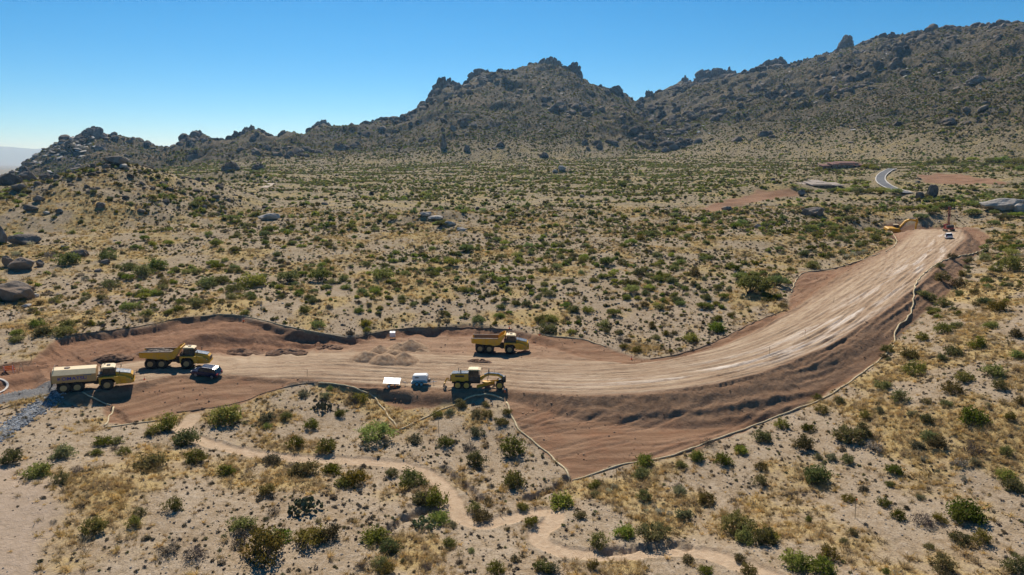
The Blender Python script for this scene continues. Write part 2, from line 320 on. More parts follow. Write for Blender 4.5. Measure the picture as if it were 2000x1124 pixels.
def terrain_material():
    m = NT('terrain')
    pos = m.n('NewGeometry').outputs['Position']
    n30 = m.noise(pos, .03, 4, .6); n3 = m.noise(pos, .28, 5, .62); n1 = m.noise(pos, 1.3, 5, .7); nf = m.noise(pos, 5.5, 3, .7)
    pale = m.mix(m.ramp(n3, .3, .7), (.30,.215,.13), (.41,.32,.225))
    pale = m.mix(m.ramp(n1, .40, .75), pale, (.43,.35,.265))
    pale = m.mix(m.math('MULTIPLY', m.ramp(nf, .52, .36), .7), pale, (.15,.12,.09))
    gm = m.ramp(m.math('ADD', m.attr('grass'), m.math('ADD', m.math('MULTIPLY', n3, .5), m.math('MULTIPLY', n1, .6))), .68, 1.06)
    grass = m.mix(m.ramp(nf, .3, .7), (.31,.215,.09), (.52,.39,.17))
    nat = m.mix(m.math('MULTIPLY', gm, .85), pale, grass)
    nat = m.mix(m.math('MULTIPLY', m.ramp(n1, .46, .32), .65), nat, (.14,.11,.07))
    nat = m.mix(m.attr('bare'), nat, m.mix(m.ramp(n1, .3, .7), (.33,.25,.18), (.40,.31,.235)))
    far = m.ramp(m.attr('far'), 0, 1); fs = m.noise(pos, .75, 4, .75); vf = m.n('TexVoronoi', {'Vector': pos, 'Scale': .55, 'Randomness': 1.0}).outputs['Distance']
    nat = m.mix(m.math('MULTIPLY', far, m.math('MULTIPLY', m.ramp(fs, .42, .58), .75)), nat, m.mix(m.ramp(n3, .3, .7), (.125,.115,.05), (.20,.165,.09)))
    nat = m.mix(m.math('MULTIPLY', m.ramp(m.math('SUBTRACT', vf, m.math('MULTIPLY', n3, .95)), .06, -.05), m.math('MULTIPLY', m.ramp(m.attr('far'), .2, 1), .8)), nat, m.mix(m.ramp(fs, .35, .65), (.085,.08,.035), (.16,.14,.075)))
    # mountain flanks
    m8 = m.noise(pos, .13, 4, .72); m60 = m.noise(pos, .016, 4, .6); m3 = m.noise(pos, .4, 3, .7)
    vor = m.n('TexVoronoi', {'Vector': pos, 'Scale': .34, 'Randomness': 1.0}); vor2 = m.n('TexVoronoi', {'Vector': pos, 'Scale': .75, 'Randomness': 1.0})
    dots = m.ramp(m.math('SUBTRACT', vor.outputs['Distance'], m.math('MULTIPLY', m60, 1.02)), .10, -.06)
    dots2 = m.ramp(m.math('SUBTRACT', vor2.outputs['Distance'], m.math('MULTIPLY', n3, .75)), .06, -.06)
    tan_ = m.mix(m.ramp(m3, .35, .65), (.115,.08,.05), (.245,.178,.112))
    scrub = m.mix(m.ramp(m3, .35, .65), (.032,.034,.02), (.075,.07,.042))
    rock = m.mix(m.ramp(m8, .35, .65), (.075,.064,.056), (.18,.155,.135))
    cov = m.ramp(m.math('ADD', m.math('MULTIPLY', m8, 1.0), m.math('MULTIPLY', m60, .8)), .66, .92)
    mtn = m.mix(m.math('MULTIPLY', cov, .45), tan_, scrub)
    mtn = m.mix(m.math('MULTIPLY', dots, .9), mtn, scrub)
    mtn = m.mix(m.math('MULTIPLY', dots2, .6), mtn, scrub)
    mtn = m.mix(m.math('MULTIPLY', m.ramp(m.math('ADD', m60, m.math('MULTIPLY', m3, .5)), .78, .9), .7), mtn, rock)
    nat = m.mix(m.ramp(m.attr('mtn'), .01, .22), nat, mtn)
    # worked earth, streaked along the road
    su = m.n('CombineXYZ', {'X': m.math('MULTIPLY', m.attr('s'), .085), 'Y': m.math('MULTIPLY', m.attr('u'), .62)}).outputs[0]
    st = m.noise(su, 1.0, 5, .65); st2 = m.noise(su, 4.0, 3, .6)
    d1 = m.mix(m.ramp(st, .32, .68), (.165,.092,.055), (.315,.195,.122))
    d1 = m.mix(m.math('MULTIPLY', m.ramp(n3, .45, .7), .6), d1, (.235,.118,.068))
    d1 = m.mix(m.math('MULTIPLY', m.ramp(n1, .45, .3), .5), d1, (.17,.095,.06))
    red = m.mix(m.ramp(n1, .3, .7), (.18,.088,.052), (.32,.18,.11))
    d1 = m.mix(m.math('MULTIPLY', m.attr('cut'), .8), d1, red)
    d1 = m.mix(m.math('MULTIPLY', m.attr('fill'), .6), d1, m.mix(m.ramp(n1, .3, .7), (.205,.122,.072), (.33,.215,.135)))
    p1 = m.mix(m.ramp(m.math('ADD', m.math('MULTIPLY', st, .55), m.math('MULTIPLY', n3, .45)), .35, .65), (.34,.24,.158), (.46,.35,.245))
    p1 = m.mix(m.math('MULTIPLY', m.ramp(st2, .5, .38), .4), p1, (.24,.155,.10))
    p1 = m.mix(m.math('MULTIPLY', m.attr('white'), m.ramp(st2, .3, .55)), p1, (.66,.58,.50))
    d1 = m.mix(m.attr('pad'), d1, p1)
    d1 = m.mix(m.math('MULTIPLY', m.attr('rut'), .55), d1, m.mix(m.ramp(n1, .35, .65), (.17,.10,.065), (.27,.18,.12)))
    col = m.mix(m.attr('dirt'), nat, d1)
    col = m.mix(m.attr('trail'), col, m.mix(m.ramp(n1, .3, .7), (.40,.285,.19), (.50,.38,.265)))
    col = m.mix(m.attr('grav'), col, m.mix(m.ramp(nf, .3, .7), (.10,.10,.105), (.22,.215,.21)))
    hb = m.math('ADD', m.math('MULTIPLY', n1, .6), m.math('MULTIPLY', nf, .25))
    bump = m.n('Bump', {'Strength': .85, 'Distance': .4, 'Height': hb})
    return m.done(col, .95, bump.outputs[0], .08)

# ------------------------------------------------------------------ the ground sheet
GRID = {}
def build_ground():
    rows = list(np.arange(40, 60, .42))
    while rows[-1] < 230: rows.append(rows[-1]*1.0035)
    while rows[-1] < 1000: rows.append(rows[-1]*1.0068)
    while rows[-1] < 2350: rows.append(rows[-1]+6.5)
    while rows[-1] < 44000: rows.append(rows[-1]*1.04)
    yy = np.array(rows)
    ac = np.concatenate([np.linspace(-1.15, -.80, 40, False), np.arange(-.80, .80, .0020), np.linspace(.80, 1.15, 40)])
    Y, A = np.meshgrid(yy, ac, indexing='ij'); X = A*Y
    Z, M = H(X, Y, True); nr, nc = Z.shape
    M['grass'] = np.clip(.18+.75*fbm(X.ravel()/9, Y.ravel()/9, 3, 401)+.25*fbm(X.ravel()/30, Y.ravel()/30, 2, 402), 0, 1)
    M['far'] = .45*sstep(120, 200, Y.ravel()) + .55*sstep(200, 520, Y.ravel())
    M['white'] = np.zeros(nr*nc); s, u = M['s'], M['u']; k = M['pad'] > .3
    lane = np.exp(-((u[k]+1-4*fbm(s[k]/60, u[k]*0, 2, 81))/4.2)**2)
    M['white'][k] = lane*1.0*sstep(-.06, .26, fbm(s[k]/16, u[k]/1.5, 3, 82)+.25*fbm(s[k]/70, u[k]*0, 2, 84))*sstep(85, 130, s[k])
    GRID.update(yy=yy, ac=ac, Z=Z, M={k: v.reshape(nr, nc) for k, v in M.items()})
    V = np.stack([X, Y, Z], -1).reshape(-1, 3)
    gx = np.gradient(V.reshape(nr, nc, 3), axis=1); gy = np.gradient(V.reshape(nr, nc, 3), axis=0)
    N = np.cross(gx, gy).reshape(-1, 3); N /= np.linalg.norm(N, axis=1, keepdims=True)
    i = np.arange(nr*nc).reshape(nr, nc)
    F = np.stack([i[:-1, :-1], i[:-1, 1:], i[1:, 1:], i[1:, :-1]], -1).reshape(-1, 4)
    c = lambda n: M[n][F].mean(1)
    cat = np.zeros(len(F), int)
    fy = V[F, 1].mean(1)
    cat[(c('mtn') > .1) | (fy > 2300)] = 4
    cat[c('dirt') > .5] = 1; cat[c('trail') > .5] = 2; cat[c('grav') > .5] = 3
    cat[(cat == 1) & (fy > 290)] = 5
    mat = terrain_material()
    for k, nm in enumerate(('ground', 'graded_road', 'footpath', 'gravel_road', 'mountains', 'cleared_ground')):
        f = F[cat == k]
        if not len(f): continue
        ids, inv = np.unique(f, return_inverse=True); inv = inv.reshape(f.shape)
        me = bpy.data.meshes.new(nm)
        me.vertices.add(len(ids)); me.vertices.foreach_set('co', V[ids].astype(np.float32).ravel())
        me.loops.add(inv.size); me.loops.foreach_set('vertex_index', inv.astype(np.int32).ravel())
        me.polygons.add(len(f)); me.polygons.foreach_set('loop_start', np.arange(0, inv.size, 4, dtype=np.int32))
        me.polygons.foreach_set('use_smooth', np.ones(len(f), bool))
        for q in ('dirt','pad','s','u','fill','cut','trail','grav','bare','mtn','white','rut','grass','far'):
            at = me.attributes.new(q, 'FLOAT', 'POINT'); at.data.foreach_set('value', M[q][ids].astype(np.float32))
        me.materials.append(mat); me.update(calc_edges=True)
        me.normals_split_custom_set_from_vertices(N[ids].tolist() if False else [tuple(v) for v in N[ids]])
        o = bpy.data.objects.new(nm, me); scene.collection.objects.link(o); o['kind'] = 'structure'
build_ground()
H_exact = H
def H(x, y, masks=False):
    """height and masks read back from the finished ground sheet"""
    x = np.asarray(x, float); y = np.asarray(y, float); sh = x.shape; x = x.ravel(); y = y.ravel()
    yy, ac = GRID['yy'], GRID['ac']; yc = np.clip(y, yy[0], yy[-1]-1e-6); a = np.clip(x/yc, ac[0], ac[-1]-1e-9)
    i = np.clip(np.searchsorted(yy, yc, 'right')-1, 0, len(yy)-2); j = np.clip(np.searchsorted(ac, a, 'right')-1, 0, len(ac)-2)
    fy = (yc-yy[i])/(yy[i+1]-yy[i]); fa = (a-ac[j])/(ac[j+1]-ac[j])
    lk = lambda T: (T[i, j]*(1-fa)+T[i, j+1]*fa)*(1-fy) + (T[i+1, j]*(1-fa)+T[i+1, j+1]*fa)*fy
    h = lk(GRID['Z']).reshape(sh)
    if masks: return h, {k: lk(GRID['M'][k]) for k in ('dirt', 'pad', 'trail', 'grav', 'bare', 'mtn')}
    return h

# ------------------------------------------------------------------ plants
def mesh_from(name, V, F, mats, smooth=False, midx=None):
    me = bpy.data.meshes.new(name); me.from_pydata(V if isinstance(V, list) else V.tolist(), [], F if isinstance(F, list) else F.tolist())
    for m in (mats if isinstance(mats, (list, tuple)) else [mats]): me.materials.append(m)
    if smooth: me.polygons.foreach_set('use_smooth', np.ones(len(me.polygons), bool))
    if midx is not None: me.polygons.foreach_set('material_index', np.asarray(midx, np.int32))
    me.update(); return me
def leaf_mat(name, c0, c1, dry, trans=.25, hv=.075):
    m = NT(name); oi = m.n('ObjectInfo').outputs['Random']
    pos = m.n('NewGeometry').outputs['Position']
    c = m.mix(m.noise(pos, 1.1, 2), c0, c1)
    hs = m.n('HueSaturation', {'Hue': m.math('ADD', .4925-hv*.54, m.math('MULTIPLY', oi, hv)), 'Saturation': m.math('ADD', .8, m.math('MULTIPLY', m.math('FRACT', m.math('MULTIPLY', oi, 7.3)), .4)), 'Value': m.math('ADD', .58, m.math('MULTIPLY', m.math('FRACT', m.math('MULTIPLY', oi, 3.7)), .85)), 'Color': c})
    c = m.mix(m.math('MULTIPLY', m.ramp(m.noise(pos, 2.2, 3), .52, .7), .8), hs.outputs[0], dry)
    df = m.n('BsdfDiffuse', {'Color': c}); tr = m.n('BsdfTranslucent', {'Color': c})
    mx = m.n('MixShader', {0: trans, 1: df.outputs[0], 2: tr.outputs[0]})
    m.t.links.new(mx.outputs[0], m.out.inputs[0]); return m.m
def flat_mat(name, c0, c1, scale=2.0, rough=.85, spec=.15, metal=0., vary=0., bump=0.):
    m = NT(name); pos = m.n('TexCoord').outputs['Object']
    c = m.mix(m.ramp(m.noise(pos, scale, 4, .65), .3, .7), c0, c1)
    if vary:
        oi = m.n('ObjectInfo').outputs['Random']
        c = m.n('HueSaturation', {'Value': m.math('ADD', 1-vary, m.math('MULTIPLY', oi, 2*vary)), 'Color': c}).outputs[0]
    nm = m.n('Bump', {'Strength': .6, 'Distance': bump, 'Height': m.noise(pos, scale*3, 4, .7)}).outputs[0] if bump else None
    return m.done(c, rough, nm, spec, metal)
MV = dict(
 creosote=leaf_mat('creosote_leaf', (.105,.105,.026), (.215,.20,.06), (.24,.185,.085), .45),
 mesquite=leaf_mat('mesquite_leaf', (.115,.145,.036), (.24,.255,.078), (.23,.20,.08), .48),
 palo=leaf_mat('palo_verde_leaf', (.17,.21,.055), (.30,.32,.11), (.26,.24,.10), .48),
 bursage=leaf_mat('bursage_leaf', (.14,.12,.078), (.25,.21,.145), (.24,.185,.115), .2, .03),
 grey=leaf_mat('grey_shrub_leaf', (.11,.098,.082), (.20,.175,.145), (.14,.105,.08), .12),
 sage=leaf_mat('sage_leaf', (.15,.155,.07), (.265,.255,.13), (.26,.205,.11), .38),
 grass=leaf_mat('dry_grass_blade', (.40,.29,.13), (.60,.47,.235), (.46,.35,.19), .4, .012),
 cholla=leaf_mat('cholla_spines', (.40,.37,.24), (.62,.58,.42), (.25,.22,.14), .1),
 pear=leaf_mat('prickly_pear_pad', (.10,.115,.06), (.19,.19,.10), (.24,.21,.11), .05),
 stem=flat_mat('shrub_stem', (.075,.058,.042), (.15,.12,.09), 6.0),
 rock=None)
def rock_mat():
    m = NT('granite'); pos = m.n('NewGeometry').outputs['Position']; ob = m.n('TexCoord').outputs['Object']
    n1 = m.noise(pos, .22, 5, .65); n2 = m.noise(pos, 1.4, 4, .7); oi = m.n('ObjectInfo').outputs['Random']
    c = m.mix(m.ramp(n1, .3, .7), (.13,.105,.086), (.29,.245,.205))
    c = m.mix(m.math('MULTIPLY', m.ramp(n2, .5, .35), .6), c, (.11,.095,.085))
    c = m.mix(m.math('MULTIPLY', m.ramp(m.noise(pos, .07, 3), .5, .65), .35), c, (.30,.20,.135))
    c = m.n('HueSaturation', {'Value': m.math('ADD', .72, m.math('MULTIPLY', oi, .5)), 'Color': c}).outputs[0]
    b = m.n('Bump', {'Strength': .7, 'Distance': .4, 'Height': m.noise(pos, 1.1, 5, .7)})
    return m.done(c, .93, b.outputs[0], .1)
MV['rock'] = rock_mat()

def quads(cen, size, rs, up=.0, asp=.55):
    """small randomly turned leaf faces, one quad each"""
    n = len(cen); a = rs.normal(size=(n, 3)); a[:, 2] += up; a /= np.linalg.norm(a, axis=1, keepdims=True)
    b = np.cross(a, rs.normal(size=(n, 3))); b /= np.linalg.norm(b, axis=1, keepdims=True)
    sz = (size*(.6+.8*rs.random(n)))[:, None]
    a = a*sz*.5; b = b*sz*asp*.5
    V = np.stack([cen-a-b, cen+a-b*.6, cen+a*1.1+b*.6, cen-a+b], 1).reshape(-1, 3)
    return V, np.arange(4*n).reshape(n, 4)
def shrub_cloud(rs, n, clumps, rz=.75, spread=.17, hollow=.45, base=.10):
    d = rs.normal(size=(clumps, 3)); d[:, 2] = np.abs(d[:, 2])*.9+.02; d /= np.linalg.norm(d, axis=1, keepdims=True)
    r = (hollow+(1-hollow)*rs.random(clumps)**.6)*(.78+.32*rs.random(clumps))
    c = d*r[:, None]; c[:, 2] = base + c[:, 2]*rz*1.35
    k = rs.integers(0, clumps, n); p = c[k] + rs.normal(size=(n, 3))*spread*np.array([1, 1, .8])
    p[:, 2] = np.where(p[:, 2] < .02, np.abs(p[:, 2])+.02, p[:, 2]); return p, c
def sticks(ends, r0, base_r, rs, sides=3, mid=True):
    V = []; F = []
    for e in ends:
        e = np.asarray(e); b = np.array([rs.normal()*base_r, rs.normal()*base_r, -.12]); m = (b+e)*.5 + rs.normal(size=3)*.06
        pts = [b, m, e] if mid else [b, e]; rad = [r0, r0*.65, r0*.25] if mid else [r0, r0*.3]
        o = len(V)
        for p, r in zip(pts, rad):
            for k in range(sides):
                t = 2*math.pi*k/sides; V.append((p[0]+r*math.cos(t), p[1]+r*math.sin(t), p[2]))
        for q in range(len(pts)-1):
            for k in range(sides):
                a = o+q*sides+k; b2 = o+q*sides+(k+1) % sides; F.append((a, b2, b2+sides, a+sides))
    return np.array(V), F
def make_shrub(name, seed, n, clumps, leaf, mat, rz=.75, spread=.17, hollow=.45, up=.3, asp=.55, stems=True):
    rs = np.random.default_rng(seed); p, c = shrub_cloud(rs, n, clumps, rz, spread, hollow)
    V, F = quads(p, leaf, rs, up, asp); me = mesh_from(name, V, F, MV[mat])
    st = None
    if stems:
        V2, F2 = sticks(c[rs.permutation(len(c))[:14]], .035, .08, rs); st = mesh_from('stems', V2, F2, MV['stem'])
    return me, st
def make_tree(name, seed, n, clumps, leaf, mat, flat=.62):
    rs = np.random.default_rng(seed)
    d = rs.normal(size=(clumps, 3)); d[:, 2] = np.abs(d[:, 2])*.8; d /= np.linalg.norm(d, axis=1, keepdims=True)
    c = d*(.35+.65*rs.random(clumps)**.5)[:, None]*np.array([1, 1, flat]); c[:, 2] += .42
    c[:, :2] += .18*rs.normal(size=2)
    k = rs.integers(0, clumps, n); p = c[k] + rs.normal(size=(n, 3))*np.array([.13, .13, .09])
    p[:, 2] = np.maximum(p[:, 2], .08)
    V, F = quads(p, leaf, rs, .2, .5); cr = mesh_from('crown', V, F, MV[mat])
    V2, F2 = sticks(c[rs.permutation(clumps)[:16]]*.95, .045, .07, rs, 4); tr = mesh_from('trunk', V2, F2, MV['stem'])
    return cr, tr
def make_cholla(seed):
    rs = np.random.default_rng(seed); V = []; F = []; cen = []
    for _ in range(34):
        a = rs.random()*6.28; r = rs.random()**.5*.75; z = .15+.75*rs.random()*(1-r*.5); cen.append((r*math.cos(a), r*math.sin(a), z))
    cen = np.array(cen); k = rs.integers(0, 34, 620); p = cen[k]+rs.normal(size=(620, 3))*np.array([.07, .07, .09]); p[:, 2] = np.maximum(p[:, 2], .02)
    V, F = quads(p, .11, rs, .5, .6); me = mesh_from('cholla_cactus', V, F, MV['cholla'])
    V2, F2 = sticks(cen[:10], .06, .05, rs, 4); return me, mesh_from('stems', V2, F2, MV['stem'])
def make_pear(seed):
    rs = np.random.default_rng(seed); V = []; F = []
    for _ in range(70):
        a = rs.random()*6.28; r = rs.random()**.6*1.0; z = .12+.55*rs.random()*(1.1-r*.6); c = np.array((r*math.cos(a), r*math.sin(a), z))
        nrm = rs.normal(size=3); nrm[2] *= .35; nrm /= np.linalg.norm(nrm); t = np.cross(nrm, (0, 0, 1)); t /= np.linalg.norm(t); w = np.cross(t, nrm); o = len(V)
        for sgn in (-.018, .018):
            for q in range(7):
                an = 6.283*q/7; V.append(c + t*.12*math.cos(an) + w*.16*math.sin(an) + nrm*sgn)
        F.append(tuple(range(o, o+7))[::-1]); F.append(tuple(range(o+7, o+14)))
        for q in range(7): F.append((o+q, o+(q+1) % 7, o+7+(q+1) % 7, o+7+q))
    return mesh_from('prickly_pear', [tuple(v) for v in V], F, MV['pear']), None
def make_tuft(name, seed, n, mat, h=.5):
    rs = np.random.default_rng(seed); V = []; F = []
    for _ in range(n):
        b = rs.normal(size=3)*.16; b[2] = -.02; e = b + np.array([rs.normal()*.34, rs.normal()*.34, h*(.5+.8*rs.random())]); t = rs.normal(size=3); t[2] = 0; t *= .035/np.linalg.norm(t)
        o = len(V); V += [b-t, b+t, e+t*.35, e-t*.35]; F.append((o, o+1, o+2, o+3))
    return mesh_from(name, [tuple(v) for v in V], F, MV[mat])
def make_rock(name, seed, sub=3, flat=.72, rough=.22, cuts=7):
    """an angular boulder: a sphere sliced by random planes and roughened"""
    rs = np.random.default_rng(seed); bm = bmesh.new(); bmesh.ops.create_icosphere(bm, subdivisions=sub, radius=1.0)
    V = np.array([v.co[:] for v in bm.verts]); F = [tuple(v.index for v in f.verts) for f in bm.faces]; bm.free()
    for _ in range(cuts):
        n = rs.normal(size=3); n /= np.linalg.norm(n); d = .55+.35*rs.random(); s = V@n; V -= np.clip(s-d, 0, None)[:, None]*n*.92
    V = V*np.array([1, .75+.35*rs.random(), flat*(.8+.4*rs.random())])
    k = 1+rough*.5*(fbm(V[:, 0]*1.6+seed, V[:, 1]*1.6+V[:, 2]*1.3, 4, seed)) ; V = V*k[:, None]; V[:, 2] += .25*flat
    return mesh_from(name, V, F, MV['rock'], smooth=False)
PROTO = dict(
 creosote_bush=[make_shrub('creosote_bush', 10+i, 1050, 42, .13, 'creosote', .72+.1*(i % 3), .15, .42, .5) for i in range(7)],
 mesquite_bush=[make_shrub('mesquite_bush', 30+i, 1050, 38, .14, 'mesquite', .58+.08*(i % 3), .18, .35, .3) for i in range(6)],
 palo_verde_tree=[make_tree('palo_verde_tree', 50+i, 1500, 44, .115, 'palo') for i in range(5)],
 mesquite_tree=[make_tree('mesquite_tree', 60+i, 1700, 48, .125, 'mesquite', .55) for i in range(5)],
 bursage=[make_shrub('bursage', 70+i, 520, 30, .17, 'bursage', .55, .15, .3, .4) for i in range(5)],
 sage_shrub=[make_shrub('sage_shrub', 80+i, 700, 30, .16, 'sage', .62, .17, .3, .5) for i in range(5)],
 bare_grey_shrub=[make_shrub('bare_grey_shrub', 90+i, 620, 34, .15, 'grey', .55, .15, .3, .6, .22) for i in range(4)],
 cholla_cactus=[make_cholla(100+i) for i in range(4)],
 prickly_pear=[make_pear(110+i) for i in range(3)])
ROCKS = [make_rock('boulder', 130+i, 3, .62+.1*(i % 4)) for i in range(8)]
PEBBLES = [make_rock('stone', 150+i, 2, .6) for i in range(5)]
def far_versions():
    """light versions for the uncounted mass"""
    F = dict(creosote=[make_shrub('far_creosote', 210+i, 170, 22, .36, 'creosote', .75, .17, .3, .3, .8, False)[0] for i in range(4)],
      mesquite=[make_shrub('far_mesquite', 220+i, 190, 22, .36, 'mesquite', .62, .2, .25, .3, .8, False)[0] for i in range(4)],
      palo=[make_shrub('far_palo', 225+i, 190, 22, .34, 'palo', .75, .2, .3, .3, .7, False)[0] for i in range(3)],
      bursage=[make_shrub('far_bursage', 230+i, 110, 18, .36, 'bursage', .55, .18, .2, .3, .8, False)[0] for i in range(4)],
      sage=[make_shrub('far_sage', 240+i, 120, 18, .36, 'sage', .6, .18, .2, .3, .8, False)[0] for i in range(4)],
      grey=[make_shrub('far_grey', 250+i, 110, 18, .34, 'grey', .55, .18, .2, .3, .6, False)[0] for i in range(3)])
    return F
FAR = far_versions()

# ------------------------------------------------------------------ where plants stand
ROADLINE = resample_px = drape(*smooth_line([(1744,331),(1736,334),(1726,340),(1719,348),(1720,357),(1732,366),(1752,374),(1778,381)], 3).T)
HOUSEP = drape([1612, 1652], [370, 330])
def off_road(x, y):
    k = seg_dist(ROADLINE, x, y)[0] > 7
    for p in HOUSEP: k &= (np.abs(x-p[0]) > 20) | (y < p[1]-9) | (y > p[1]+16)
    return k
def clear_of(M, n):
    return (M['dirt'] < .25) & (M['trail'] < .15) & (M['grav'] < .2)
